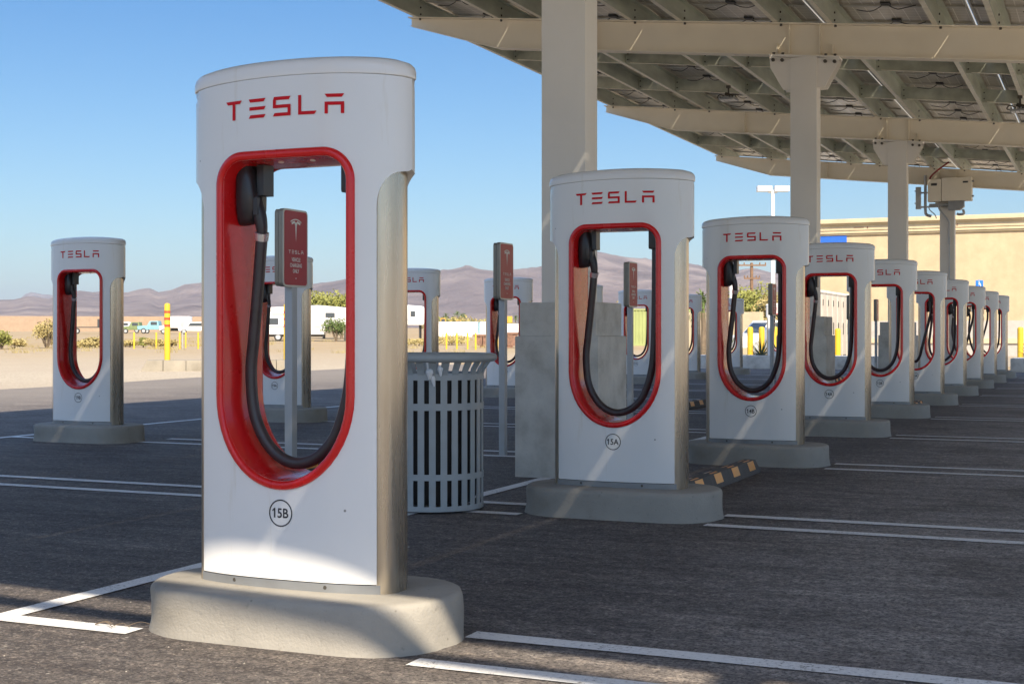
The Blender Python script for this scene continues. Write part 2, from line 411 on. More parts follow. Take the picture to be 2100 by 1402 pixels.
for i in range(10):
    y = YS[i]
    for s in (-1, 1):
        yy = y-.06+s*.215
        strip(RX+.6, 3.6, yy-.05, yy+.05); (strip(RX-1.08, RX-.5, yy-.05, yy+.05) if i or s < 0 else None)
    if i > 0:
        for s in (-1, 1):
            yy = y-.06+s*.215; strip(RX-2.2 if 0 else LX+.6, RX-1.16 - .02, yy-.05, yy+.05); 
    if i < 9:
        strip(RX-1.16, RX-1.06, y-.06-.265, y+3.41-.06-.265, .0045)
for i in range(1, 11):
    y = YS[0]+3.41*i+.0
    for s in (-1, 1):
        yy = y-.06+s*.215; strip(LX-1.0, LX-.55, yy-.05, yy+.05)
        if i == 10: strip(LX+.6, RX-1.2, yy-.05, yy+.05)
strip(LX-1.08, LX-.98, YS[1], YS[0]+3.41*10, .0045)
tag(mk.build('parking_lines', M['line']), kind='structure')

# loose stones on the asphalt
mb = MB(); rnd = random.Random(12)
for i in range(380):
    d = 3.9+rnd.random()**1.6*14; px = rnd.uniform(-60, 2160); p = at(px, d); r = rnd.uniform(.002, .005)*(1.5 if rnd.random() < .06 else 1)
    if abs(p.x-RX) < .7 and min(abs(p.y-y) for y in YS) < .35: continue
    vs = [(p.x+r*math.cos(a)*rnd.uniform(.7, 1.2), p.y+r*math.sin(a)*rnd.uniform(.7, 1.2), .0) for a in (0, 1.3, 2.5, 3.8, 5.1)]+[(p.x+r*.2, p.y, r*rnd.uniform(.6, 1.1))]
    mb.add(vs, [(k, (k+1) % 5, 5) for k in range(5)])
tag(mb.build('loose_gravel', simple('pale_stones', (.34, .31, .27), .9, var=.4, vs=40)), 'small pale stones scattered over the asphalt', 'gravel', kind='stuff')
mb = MB(); rnd = random.Random(4); q = at(245, 4.83)
for i in range(5):
    a = rnd.uniform(-.5, .6); x = q.x+rnd.uniform(-.12, .05); y = q.y+rnd.uniform(-.02, .03)
    mb.tube(crom([(x, y, .008), (x+.05*math.cos(a), y+.03*math.sin(a)+.01, .022), (x+.10*math.cos(a), y+.07*math.sin(a), .012)], 3), .0011, 4)
tag(mb.build('dry_twig', M['tree_bark']), 'small dry twig on the ground beside the nearest plinth', 'twig')

# ------------------------------------------------------------------ mountains
prof = [(-2600, 640), (-1600, 630), (-900, 618), (-400, 610), (0, 613), (30, 612), (60, 605), (100, 611), (130, 600), (165, 594), (190, 597), (215, 595), (260, 598), (285, 591), (305, 588), (325, 597), (352, 592), (380, 581), (415, 577), (480, 570), (560, 580), (640, 580), (690, 574), (740, 562), (800, 556), (850, 551), (905, 552), (930, 549), (945, 545), (960, 541), (975, 547), (990, 550), (1020, 553), (1060, 549), (1105, 545), (1150, 532), (1200, 519), (1225, 513), (1260, 520), (1290, 525), (1320, 527), (1345, 531), (1380, 534), (1430, 540), (1450, 546), (1490, 556), (1530, 549), (1545, 546), (1580, 556), (1640, 566), (1800, 575), (2100, 590), (2600, 600), (3400, 620), (4600, 640)]
def ridge(px):
    for (a, ya), (b2, yb) in zip(prof, prof[1:]):
        if a <= px <= b2:
            t = (px-a)/(b2-a); return ya+(yb-ya)*t
    return 640
def mountain(name, base_d, ridge_d, scale, seed, px0=-2600, px1=4600, step=9, back=1.7):
    mb = MB(); cols = []; p = px0
    while p <= px1: cols.append(p); p += step if -100 < p < 2200 else step*6
    nr = 26
    for px in cols:
        for j in range(nr+1):
            t = j/nr; d = base_d+(ridge_d*back-base_d)*t
            tr = (ridge_d-base_d)/(ridge_d*back-base_d)
            g = (t/tr)**1.6 if t < tr else max(0, 1-((t-tr)/(1-tr))**1.3)
            H = (686-ridge(px)+scale[1])*scale[0]*ridge_d/FPX
            q = at(px, d)
            nz = noise.fractal(Vector((q.x*.0016+seed, q.y*.0016, 0)), 1.0, 2.1, 6)
            rg = 1-abs(noise.noise(Vector((q.x*.0022+seed*3, q.y*.0012, 5))))*2
            k = math.sin(math.pi*min(1, t/tr))**.8 if t < tr else 1
            z = H*g*(1+.0*nz)+H*(nz*.26+rg*.30)*k*(.4+.6*min(1, t/tr)) * (1 if t < tr else .4)
            if abs(t-tr) < .5/nr: z = H+H*.012*noise.noise(Vector((px*.06, seed, 0)))*2
            else: z = min(z, H*d/ridge_d*.985)
            mb.v.append((q.x, q.y, max(0, z)))
    for i in range(len(cols)-1):
        for j in range(nr):
            a = i*(nr+1)+j; mb.f.append((a, a+nr+1, a+nr+2, a+1)); mb.m.append(0)
    return tag(mb.build(name, M['mount'], smooth=180), kind='structure')
mountain('mountain_range', 2200, 4300, (1, 0), 3.1)
# paler peak far behind on the left
mb = MB(); cols = list(range(-260, 460, 12)); nr = 8
for px in cols:
    for j in range(nr+1):
        t = j/nr; d = 9000+3500*t; g = math.sin(math.pi*t)
        hh = 62+22*math.exp(-((px-90)/45)**2)+12*math.exp(-((px-55)/18)**2)-.00018*(px-90)**2+4*noise.noise(Vector((px*.05, 0, 0)))
        q = at(px, d); mb.v.append((q.x, q.y, max(0, hh*10700/FPX*g*1.0)))
for i in range(len(cols)-1):
    for j in range(nr): a = i*(nr+1)+j; mb.f.append((a, a+nr+1, a+nr+2, a+1)); mb.m.append(0)
tag(mb.build('distant_hills', M['mount'], smooth=180), kind='structure')

# ------------------------------------------------------------------ charging post
A_, B_, NN = .436, .138, 2.4
def yf(x):
    t = min(1, abs(x)/A_); return -B_*max(0, 1-t**NN)**(1/NN)
tab = []; s_ = 0; prev = None
for i in range(0, 2001):
    a = i/2000*math.pi/2
    x = A_*math.sin(a)**(2/NN); y = -B_*math.cos(a)**(2/NN)
    if prev: s_ += math.hypot(x-prev[0], y-prev[1])
    tab.append((s_, x, y)); prev = (x, y)
SE = s_
def plan(s):
    sg = 1 if s >= 0 else -1; s = min(abs(s), SE); lo, hi = 0, len(tab)-1
    while hi-lo > 1:
        mdd = (lo+hi)//2
        if tab[mdd][0] <= s: lo = mdd
        else: hi = mdd
    t = (s-tab[lo][0])/max(1e-9, tab[hi][0]-tab[lo][0])
    return (sg*(tab[lo][1]+(tab[hi][1]-tab[lo][1])*t), tab[lo][2]+(tab[hi][2]-tab[lo][2])*t)
def s_of_x(x):
    for s, xx, y in tab:
        if xx >= abs(x): return math.copysign(s, x)
    return math.copysign(SE, x)
def resample(pts, n):
    L = [0]
    for a, b2 in zip(pts, pts[1:]): L.append(L[-1]+math.hypot(b2[0]-a[0], b2[1]-a[1]))
    out = []; j = 0
    for i in range(n):
        t = L[-1]*i/n
        while j < len(L)-2 and L[j+1] < t: j += 1
        k = (t-L[j])/max(1e-9, L[j+1]-L[j]); out.append((pts[j][0]+(pts[j+1][0]-pts[j][0])*k, pts[j][1]+(pts[j+1][1]-pts[j][1])*k))
    return out
HW, HT, HB, HR, HZ = .250, 1.482, .372, .085, .67   # opening half width, top, bottom, corner radius, start of the lower curve
def hole_segs():
    segs = []
    def lower(a0, a1, n=24): return [(HW*math.cos(a0+(a1-a0)*i/n), HZ+(HZ-HB)*math.sin(a0+(a1-a0)*i/n)) for i in range(n+1)]
    b_ = lower(R(235), R(305))
    r_ = lower(R(305), R(360))+[(HW, HT-HR)]
    tr = [(HW-HR+HR*math.cos(R(90*i/12)), HT-HR+HR*math.sin(R(90*i/12))) for i in range(13)]
    tp = [(HW-HR, HT), (-HW+HR, HT)]
    tl = [(-x, z) for x, z in tr][::-1]; l_ = [(-x, z) for x, z in r_][::-1]
    return [b_, r_, tr, tp, tl, l_]
SP = s_of_x(.352)
def out_segs():
    z0 = .034
    b_ = [(-SP, z0), (SP, z0)]
    r_ = [(SP, z0), (SP, 1.31)]
    fr = [(SP+.085*(1-math.cos(R(90*i/10))), 1.31+.115*math.sin(R(90*i/10))) for i in range(11)]
    fr += [(SE, 1.432), (SE, 1.745)]
    tp = [(SE, 1.745), (-SE, 1.745)]
    return [b_, r_, fr, tp, [(-x, z) for x, z in fr][::-1], [(-x, z) for x, z in r_][::-1]]
cnt = [16, 26, 22, 20, 22, 26]
H2 = []; O2 = []
for sg, n in zip(hole_segs(), cnt): H2 += resample(sg, n)
for sg, n in zip(out_segs(), cnt): O2 += resample(sg, n)
NC = len(H2)
def arch(x, z): return z+.018*(1-(x/A_)**2)*max(0, min(1, (z-1.55)/.19))**2
def make_post():
    root = empty('charging_post', (0, 0, 0), 'x', 'charging post', 'charging posts standing in rows under the canopy')
    # shell, front and back
    mb = MB(); RINGS = 14
    for side in (-1, 1):
        base = len(mb.v)
        for j in range(RINGS+1):
            t = (j/RINGS)
            for (hx, hz), (os_, oz) in zip(H2, O2):
                s0 = s_of_x(hx); s = s0+(os_-s0)*t; z = hz+(oz-hz)*t
                x, y = plan(s); mb.v.append((x, y if side < 0 else -y, arch(x, z)))
        for (off, dep) in ((.004, .003), (.006, .012), (.012, .04)):
            for (os_, oz) in O2:
                x, y = plan(os_); dx = -off*math.copysign(1, x) if abs(os_) > .3 else 0
                k = 1-dep/B_
                zz = oz+(off if oz < .05 else 0) + (off if 1.30 < oz < 1.44 and abs(os_) > SP+.03 else 0)
                mb.v.append(((x+dx)*(1 if abs(os_) < .40 else k), (y*k) if side < 0 else -y*k, arch(x, zz)))
        for j in range(RINGS+3):
            for k in range(NC):
                k2 = (k+1) % NC; a = base+j*NC
                mb.f.append((a+k, a+k2, a+NC+k2, a+NC+k)); mb.m.append(0)
    mb.build('cabinet_shell', M['cab'], root, smooth=50, weld=5e-4)
    # lid
    mb = MB(); n = 96; L = [(1.004, 1.7465), (1.010, 1.7485), (1.012, 1.752), (1.012, 1.772), (1.0, 1.787), (.97, 1.798), (.90, 1.806), (.6, 1.811), (.2, 1.812)]
    for (k, z) in L:
        for i in range(n):
            a = 2*math.pi*i/n; c, s = math.cos(a), math.sin(a)
            x = A_*math.copysign(abs(c)**(2/NN), c); y = B_*math.copysign(abs(s)**(2/NN), s)
            ins = (1-k)*.3
            mb.v.append((x*k, y*k if k > .99 else y*(1-(1-k)*1.6 if k > .85 else k), arch(x*k, z)))
    for j in range(len(L)-1):
        for i in range(n):
            i2 = (i+1) % n; mb.f.append((j*n+i, j*n+i2, (j+1)*n+i2, (j+1)*n+i)); mb.m.append(0)
    mb.f.append(tuple((len(L)-1)*n+i for i in range(n))); mb.m.append(0)
    mb.f.append(tuple(range(n))); mb.m.append(0)
    mb.build('lid', M['cab'], root, smooth=40)
    # red liner with rim
    mb = MB(); pr = [(.030, .004, 0), (.030, -.005, 0), (.026, -.011, 0), (.016, -.015, 0), (.006, -.013, 0), (.0005, -.004, 0), (0, .01, 0), (-.001, .03, 0), (-.002, .06, 0)]
    full = [(o, d, -1) for o, d, _ in pr]+[(-.002, None, 0)]+[(o, d, 1) for o, d, _ in pr][::-1]
    for (o, d, sd) in full:
        for k in range(NC):
            a = H2[k-1]; b2 = H2[(k+1) % NC]; tx, tz = b2[0]-a[0], b2[1]-a[1]; l = math.hypot(tx, tz)
            nx, nz = tz/l, -tx/l
            x = H2[k][0]+nx*o; z = H2[k][1]+nz*o
            if d is None: y = 0
            else: y = (yf(x)+d)*(1 if sd < 0 else -1)
            mb.v.append((x, y, z))
    for j in range(len(full)-1):
        for k in range(NC):
            k2 = (k+1) % NC; mb.f.append((j*NC+k, j*NC+k2, (j+1)*NC+k2, (j+1)*NC+k)); mb.m.append(0)
    mb.build('bay_liner', M['red'], root, smooth=60)
    # silver side columns
    for sg in (-1, 1):
        mb = MB(); prf = []
        for i in range(17):
            a = R(-90+180*i/16); prf.append((.330+.072*math.cos(a)**.8 if math.cos(a) > 1e-6 else .330, .092*math.sin(a)))
        prf = [(.30, -.092)]+prf+[(.30, .092)]
        for z in (.0, .006, 1.47):
            for x, y in prf: mb.v.append((sg*(x-(.002 if z == 0 else 0)), y, z))
        n = len(prf)
        for j in range(2):
            for i in range(n-1): mb.f.append((j*n+i, j*n+i+1, (j+1)*n+i+1, (j+1)*n+i)); mb.m.append(0)
        mb.build('side_column', M['silver'], root, smooth=50)
    # kick plate
    mb = MB(); xs = [-.362+.724*i/20 for i in range(21)]
    for sg in (-1, 1):
        b0 = len(mb.v)
        for x in xs:
            y = yf(x)+.004
            for (yy, z) in ((y+.02, 0), (y, 0), (y-.001, .030), (y+.02, .0345)): mb.v.append((x, yy if sg < 0 else -yy, z))
        for i in range(20):
            for k in range(3): a = b0+i*4+k; mb.f.append((a, a+4, a+5, a+1)); mb.m.append(0)
        for x in (-.20, .17):
            mb.lathe([(.007, 0), (.007, .005), (.004, .007)], (x, (yf(x)+.003)*1, .017) if sg < 0 else (x, -yf(x)-.003, .017), 'y', 10, 1)
    mb.build('kick_plate', [M['kick'], M['bolt']], root, smooth=40)
    # lettering
    lettering(root, -.234, 1.614, .067, .478, lambda x, z, o: (x, yf(x)-o, z+.012*(1-(x/A_)**2)), M['letter'])
    # badge ring
    mb = MB(); cx, cz, r0, r1 = -.0, .262, .047, .0425; n = 40
    for r in (r0, r1):
        for i in range(n):
            a = 2*math.pi*i/n; x = cx+r*math.cos(a); mb.v.append((x, yf(x)-.0012, cz+r*math.sin(a)))
    for i in range(n): i2 = (i+1) % n; mb.f.append((i, i2, n+i2, n+i)); mb.m.append(0)
    mb.build('badge_ring', M['ink'], root)
    # holster on the left inner wall
    mb = MB(); rows = []
    for (z, w_, dx) in ((1.478, .050, .030), (1.44, .056, .038), (1.38, .058, .042), (1.32, .055, .042), (1.29, .045, .036), (1.272, .03, .024), (1.266, .012, .010)):
        ring = []
        for i in range(20):
            a = 2*math.pi*i/20; c, s = math.cos(a), math.sin(a)
            ring.append((-.250+dx+dx*math.copysign(abs(c)**.6, c)*1.0, w_*math.copysign(abs(s)**.6, s)-.01, z))
        rows.append(ring)
    for r_ in rows: mb.v += r_
    for j in range(len(rows)-1):
        for i in range(20): i2 = (i+1) % 20; mb.f.append((j*20+i, j*20+i2, (j+1)*20+i2, (j+1)*20+i)); mb.m.append(0)
    mb.f.append(tuple((len(rows)-1)*20+i for i in range(20))); mb.m.append(0)
    mb.box(-.168, -.140, -.035, .03, 1.37, 1.478)
    mb.build('holster', M['black'], root, smooth=50)
    # plug handle
    mb = MB()
    pts = crom([(-.172, -.01, 1.41), (-.184, -.02, 1.378), (-.176, -.025, 1.34), (-.162, -.022, 1.29), (-.157, -.018, 1.24), (-.163, -.012, 1.215)], 4)
    n = len(pts); rr = [.017+.008*math.sin(math.pi*min(1, i/(n-1)*1.15)) for i in range(n)]
    mb.tube(pts, rr, 14)
    mb.box(-.172, -.155, -.052, -.036, 1.30, 1.36)
    h = mb.build('plug_handle', M['black'], root, smooth=60)
    mb = MB(); mb.tube([(-.1575, -.018, 1.238), (-.1635, -.012, 1.212)], [.0255, .0240], 18); mb.build('collar', M['band'], h, smooth=40)
    # cable
    path = crom([(-.163, -.012, 1.215), (-.172, -.01, 1.13), (-.185, -.005, 1.02), (-.205, 0, .86), (-.216, 0, .74), (-.203, 0, .60), (-.160, 0, .505), (-.100, 0, .445), (-.03, .0, .421), (.04, 0, .434), (.095, 0, .472), (.142, 0, .535), (.184, 0, .66), (.200, .0, .80), (.206, .0, .98), (.209, 0, 1.18), (.210, 0, 1.40)], 6)
    mb = MB(); mb.tube(path, .0212, 14); mb.build('cable', M['rubber'], root, smooth=60)
    mb = MB(); mb.box(.178, .250, -.04, .04, 1.365, 1.484); mb.build('cable_gland', M['black'], root, bevel=.012)
    # small recess lights on the ceiling of the bay
    for x in (-.05, .08):
        mb = MB(); mb.lathe([(.010, 1.4745), (.010, 1.4700), (.007, 1.4685)], (x, -.06, .007), 'z', 14)
        mb.build('bay_light', M['signwhite'], root, smooth=40)
    return root
GL = {
 'T': [[(0, 1), (1, 1), (.88, .83), (.12, .83)], [(.41, .76), (.59, .76), (.59, 0), (.41, 0)], [(.41, .83), (.59, .83), (.59, .76), (.41, .76)]],
 'E': [[(0, 1), (1, 1), (.88, .83), (.08, .83)], [(.04, .585), (1, .585), (.90, .415), (.04, .415)], [(.10, .17), (1, .17), (.88, 0), (.0, 0)]],
 'S': [[(.06, 1), (1, 1), (.9, .83), (.0, .83)], [(0, .83), (.17, .83), (.17, .585), (0, .585)], [(0, .585), (1, .585), (1, .415), (0, .415)], [(.83, .415), (1, .415), (1, .17), (.83, .17)], [(.1, .17), (1, .17), (1, 0), (0, 0)]],
 'L': [[(0, 1), (.17, 1), (.17, .17), (0, .17)], [(0, .17), (1, .17), (.88, 0), (0, 0)]],
 'A': [[(0, 1), (1, 1), (.88, .83), (.12, .83)], [(0, .6), (1, .6), (1, .43), (0, .43)], [(0, .43), (.17, .43), (.17, 0), (0, 0)], [(.83, .43), (1, .43), (1, 0), (.83, 0)]]}
def letters_mb(x0, z0, h, width, fn, word='TESLA', lift=.0022):
    mb = MB(); lw = width*.150; pitch = (width-lw)/(len(word)-1)
    for i, ch in enumerate(word):
        for quad in GL[ch]:
            P = [(x0+i*pitch+u*lw, z0+v_*h) for u, v_ in quad]
            n = 3
            for k in range(n):
                t0, t1 = k/n, (k+1)/n
                def L_(a, b2, t): return (a[0]+(b2[0]-a[0])*t, a[1]+(b2[1]-a[1])*t)
                q = [L_(P[0], P[1], t0), L_(P[0], P[1], t1), L_(P[3], P[2], t1), L_(P[3], P[2], t0)]
                mb.add([fn(x, z, lift) for x, z in q], [(0, 1, 2, 3)])
    return mb
def lettering(root, x0, z0, h, width, fn, mat):
    return letters_mb(x0, z0, h, width, fn).build('lettering', mat, root)
FONTC = {}
def text_mesh(txt, size, fn, mat, name, parent, cx=0, cz=0, bold=.0, lift=.0012, sx=1, extra=False):
    cu = bpy.data.curves.new('t', 'FONT'); cu.body = txt; cu.size = size; cu.align_x = 'CENTER'; cu.align_y = 'CENTER'
    cu.offset = bold; cu.resolution_u = 3
    o = bpy.data.objects.new('t', cu); C.objects.link(o)
    dg = bpy.context.evaluated_depsgraph_get(); me = bpy.data.meshes.new_from_object(o.evaluated_get(dg))
    bpy.data.objects.remove(o)
    xs = [v.co.x for v in me.vertices]; ys = [v.co.y for v in me.vertices]
    ox, oy = (max(xs)+min(xs))/2, (max(ys)+min(ys))/2
    mb = MB(); mb.add([fn(cx+(v.co.x-ox)*sx, cz+v.co.y-oy, lift) for v in me.vertices], [tuple(p.vertices) for p in me.polygons])
    if extra:       # flag of the leading figure one
        x0_ = cx+(min(xs)-ox)*sx; z1_ = cz+max(ys)-oy
        mb.add([fn(x, z, lift) for x, z in ((x0_, z1_), (x0_+.003, z1_), (x0_+.001, z1_-.0075), (x0_-.0065, z1_-.0115), (x0_-.0065, z1_-.0075))], [(0, 1, 2, 3, 4)])
    bpy.data.meshes.remove(me)
    return mb.build(name, mat, parent)

post0 = make_post()
PARTS = KIDS(post0)
def face(x, z, o): return (x, yf(x)-o, z)
def dup_post(loc):
    r_ = post0.copy(); C.objects.link(r_); r_.location = loc
    for p in PARTS:
        c = p.copy(); C.objects.link(c); c.parent = r_
        for g in [q for q in ALLP if q.parent == p]: d = g.copy(); C.objects.link(d); d.parent = c
    return r_
ALLP = [o for o in bpy.data.objects if o.parent in PARTS]
PLZ = .165
info_r = [('15B', 'white charging post nearest the camera, badge 15B, largest in the picture'),
 ('15A', 'white charging post with badge 15A, standing right of the slatted litter bin'),
 ('14B', 'white charging post with badge 14B, behind the black and orange wheel stop'),
 ('14A', 'white charging post with badge 14A, in front of the second beige canopy column'),
 ('13B', 'white charging post with badge 13B, only its last three red letters showing'),
 ('13A', 'white charging post just past the 13B one, tangled cables seen through its opening'),
 ('12B', 'seventh charging post of the right row counted from the camera'),
 ('12A', 'eighth charging post of the right row, just left of the blue accessible sign'),
 ('11B', 'last but one charging post at the far end of the right row'),
 ('11A', 'farthest charging post of the right row, beside the grey planter and yellow bollard')]
info_l = [('19B', 'white charging post with badge 19B, alone at the left edge of the lot'),
 ('19A', 'white charging post with badge 19A, seen through the opening of the nearest post'),
 ('18B', 'charging post rising behind the slatted litter bin, in front of a white trailer'),
 ('18A', 'charging post half hidden by the red sign beside the litter bin'),
 ('17B', 'charging post mostly hidden behind the nearest concrete pier and canopy column'),
 ('17A', 'charging post framing the lime green container, seen through the 15A opening'),
 ('16B', 'charging post seen in the gap between the 15A and 14B posts'),
 ('16A', 'charging post seen through the left half of the 14B opening, beside the planter')]
first = True
plinth_mb = MB()
def make_plinth():
    mb = MB(); L, Wd, n = .578, .30, 20
    def outl(k):
        pts = []
        for i in range(n+1):
            a = R(-90+180*i/n); pts.append((L-.29+(.29+k)*abs(math.cos(a))**.92 if math.cos(a) > 1e-9 else L-.29, (Wd+k)*math.copysign(abs(math.sin(a))**.92, math.sin(a))))
        return pts+[(-x, -y) for x, y in pts]
    rows = [(.008, -.03), (.006, 0), (.002, .02), (0, .05), (0, .09), (0, .135), (-.002, .149), (-.008, .159), (-.018, PLZ-.0015), (-.032, PLZ), (-.15, PLZ+.0005)]
    o = [outl(k) for k, z in rows]; m_ = len(o[0])
    for (k, z), q in zip(rows, o):
        for i, (x, y) in enumerate(q):
            jz = noise.noise(Vector((x*9, y*9, z*12)))*.006+(noise.noise(Vector((x*28, y*28, 3)))*.012 if z < .03 else 0)
            mb.v.append((x+jz*(1 if z < .15 else .3), y+jz*(1 if z < .15 else .3), z))
    for j in range(len(rows)-1):
        for i in range(m_): i2 = (i+1) % m_; mb.f.append((j*m_+i, j*m_+i2, (j+1)*m_+i2, (j+1)*m_+i)); mb.m.append(0)
    mb.f.append(tuple((len(rows)-1)*m_+i for i in range(m_))); mb.m.append(0)
    return mb.build('concrete_plinth', M['conc'], smooth=50)
pl0 = make_plinth(); tag(pl0, 'x', 'plinth', 'rounded concrete plinths under the charging posts')
def place(x, y, num, lab, sc=1):
    global first
    if first: r_ = post0; r_.location = (x, y, PLZ); p = pl0; first = False
    else: r_ = dup_post((x, y, PLZ)); p = pl0.copy(); C.objects.link(p)
    r_['label'] = lab; p.location = (x+.012, y, 0)
    if num:
        text_mesh(num, .046, face, M['ink'], 'badge_number', r_, .002, .262, bold=.0009, sx=.92, extra=True)
    p['label'] = 'rounded concrete plinth under the '+lab.replace('white charging post', 'charging post').replace('charging post', 'post', 1)
    w_ = p['label'].split()
    p['label'] = ' '.join(w_[:16]).rstrip(',')
    return r_
for i, (num, lab) in enumerate(info_r): place(RX+[.015, .02, -.015, -.03, -.035][min(i, 4)], YS[i], num, lab)
alt = MB(); alt.tube(crom([(-.163, -.012, 1.215), (-.172, -.02, 1.10), (-.178, -.03, .95), (-.160, -.02, .78), (-.125, .01, .62), (-.07, .02, .50), (-.01, .02, .475), (.045, .0, .55), (.085, -.02, .70), (.13, -.02, .88), (.175, -.01, 1.06), (.205, 0, 1.22), (.210, 0, 1.40)], 6), .0212, 12)
altme = None
for o in [o for o in bpy.data.objects if o.name.split('.')[0] == 'cable' and o.parent is not None and o.parent.location.y > 20 and o.parent.location.x > -5]:
    if altme is None:
        t_ = alt.build('spare_cable', M['rubber'], smooth=60); altme = t_.data; bpy.data.objects.remove(t_)
    if int(o.parent.location.y) % 2: o.data = altme
for i, (num, lab) in enumerate(info_l): place(LX, 10.62+3.41*i+(.6 if i == 7 else 0), num, lab)
place(LX, 10.62+3.41*9, '', 'sliver of a charging post beside the small sign in the 14B opening')
PLBL = ['concrete plinth nearest the camera, half in sunlight, under the 15B post', 'concrete plinth under the 15A post, beside the black wheel stop', 'concrete plinth under the 14B post, directly behind the wheel stop', 'concrete plinth under the 14A post, fourth from the camera', 'concrete plinth under the 13B post', 'sixth concrete plinth of the right row, just past the 13B one', 'seventh concrete plinth of the right row', 'eighth concrete plinth of the right row', 'last but one concrete plinth of the right row', 'farthest concrete plinth of the right row, left of the grey planter',
 'concrete plinth under the 19B post at the left edge', 'concrete plinth under the 19A post, seen through the nearest opening', 'concrete plinth hidden behind the slatted litter bin', 'concrete plinth right of the litter bin, behind the sign pole', 'concrete plinth behind the nearest concrete pier', 'concrete plinth under the post that frames the lime green container', 'concrete plinth in the gap between the 15A and 14B posts', 'concrete plinth left of the planter, seen through the 14B opening', 'concrete plinth behind the planter, under the mostly hidden post']
for o, l in zip([o for o in bpy.data.objects if o.name.startswith('concrete_plinth')], PLBL): o['label'] = l

# ------------------------------------------------------------------ canopy
TILT = .107; TA = math.atan(TILT)
CXC = -3.67
def zt(x): return 5.11-TILT*(x-CXC)         # top of beams
BY = [.90+8.53*i for i in range(5)]
X0, X1 = -9.50, 4.22
can = empty('solar_canopy', (CXC, BY[2], 0), 'beige steel canopy roofed with solar panels over the charging row', 'canopy')
for bi, y in enumerate(BY):
    # beam: web + flanges, tapered ends
    mb = MB()
    def zb(x):
        e = min(x-X0, X1-x)
        return zt(x)-(.12+.30*min(1, e/1.45))
    xs = [X0, X0+1.45, CXC, X1-1.45, X1]
    for a, b2 in zip(xs, xs[1:]):
        mb.hexa([(a, y-.006, zb(a)), (b2, y-.006, zb(b2)), (b2, y+.006, zb(b2)), (a, y+.006, zb(a))], [(a, y-.006, zt(a)), (b2, y-.006, zt(b2)), (b2, y+.006, zt(b2)), (a, y+.006, zt(a))])
    def flange(a, b2, za, zbb, th=.016, hw=.09):
        mb.hexa([(a, y-hw, za-th), (b2, y-hw, zbb-th), (b2, y+hw, zbb-th), (a, y+hw, za-th)], [(a, y-hw, za), (b2, y-hw, zbb), (b2, y+hw, zbb), (a, y+hw, za)])
    flange(X0-.02, X1+.02, zt(X0-.02)+.002, zt(X1+.02)+.002)
    flange(X0+1.42, X1-1.42, zb(X0+1.42)+.004, zb(X1-1.42)+.004)
    flange(X0, X0+1.42, zb(X0), zb(X0+1.42), .01, .05); flange(X1-1.42, X1, zb(X1-1.42), zb(X1), .01, .05)
    for xx in (CXC-.36, CXC-.20, CXC+.20, CXC+.36, -6.6, -.6):   # stiffeners
        mb.box(xx-.005, xx+.005, y-.082, y-.008, zt(xx)-.40 if abs(xx-CXC) > .3 and abs(xx-CXC) < .5 else zt(xx)-.405, zt(xx)-.018 if abs(xx-CXC) < .3 or abs(xx-CXC) > .5 else zt(xx)-.27)
        mb.box(xx-.005, xx+.005, y+.008, y+.082, zt(xx)-.405, zt(xx)-.018)
    bo = mb.build('beam', M['beam'], can, world=True)
    # column with head plate and gussets
    mb = MB(); c = CXC; zc_ = zt(c)-.42
    mb.box(c-.1725, c+.1725, y-.13, y+.13, .3, zc_-.03)
    co = mb.build('column', M['column'], can, bevel=.012, world=True)
    mb = MB()
    mb.hexa([(c-.46, y-.11, zt(c-.46)-.452), (c+.46, y-.11, zt(c+.46)-.452), (c+.46, y+.11, zt(c+.46)-.452), (c-.46, y+.11, zt(c-.46)-.452)],
            [(c-.46, y-.11, zt(c-.46)-.424), (c+.46, y-.11, zt(c+.46)-.424), (c+.46, y+.11, zt(c+.46)-.424), (c-.46, y+.11, zt(c-.46)-.424)])
    for s in (-1, 1):
        pts = [(c+s*.172, zt(c)-.46), (c+s*.45, zt(c+s*.45)-.453), (c+s*.44, zt(c)-.56), (c+s*.27, zt(c)-.86), (c+s*.172, zt(c)-.86)]
        mb.prism(pts, y-.11, y-.095, 'y'); mb.prism(pts, y+.095, y+.11, 'y')
        for q in (.28, .40):
            mb.lathe([(.024, -.142), (.024, -.11)], (c+s*q, y, zt(c+s*q)-.50), 'y', 6, 1)
            mb.lathe([(.02, -.03), (.02, .0)], (c+s*q, y-.085, zt(c+s*q)-.395), 'z', 6, 1)
    mb.build('bracket', [M['column'], M['bolt']], co)
    bpy.data.objects[-1] if 0 else None
for o in [o for o in bpy.data.objects if o.name.split('.')[0] == 'bracket']: o.matrix_parent_inverse = Matrix.Identity(4)
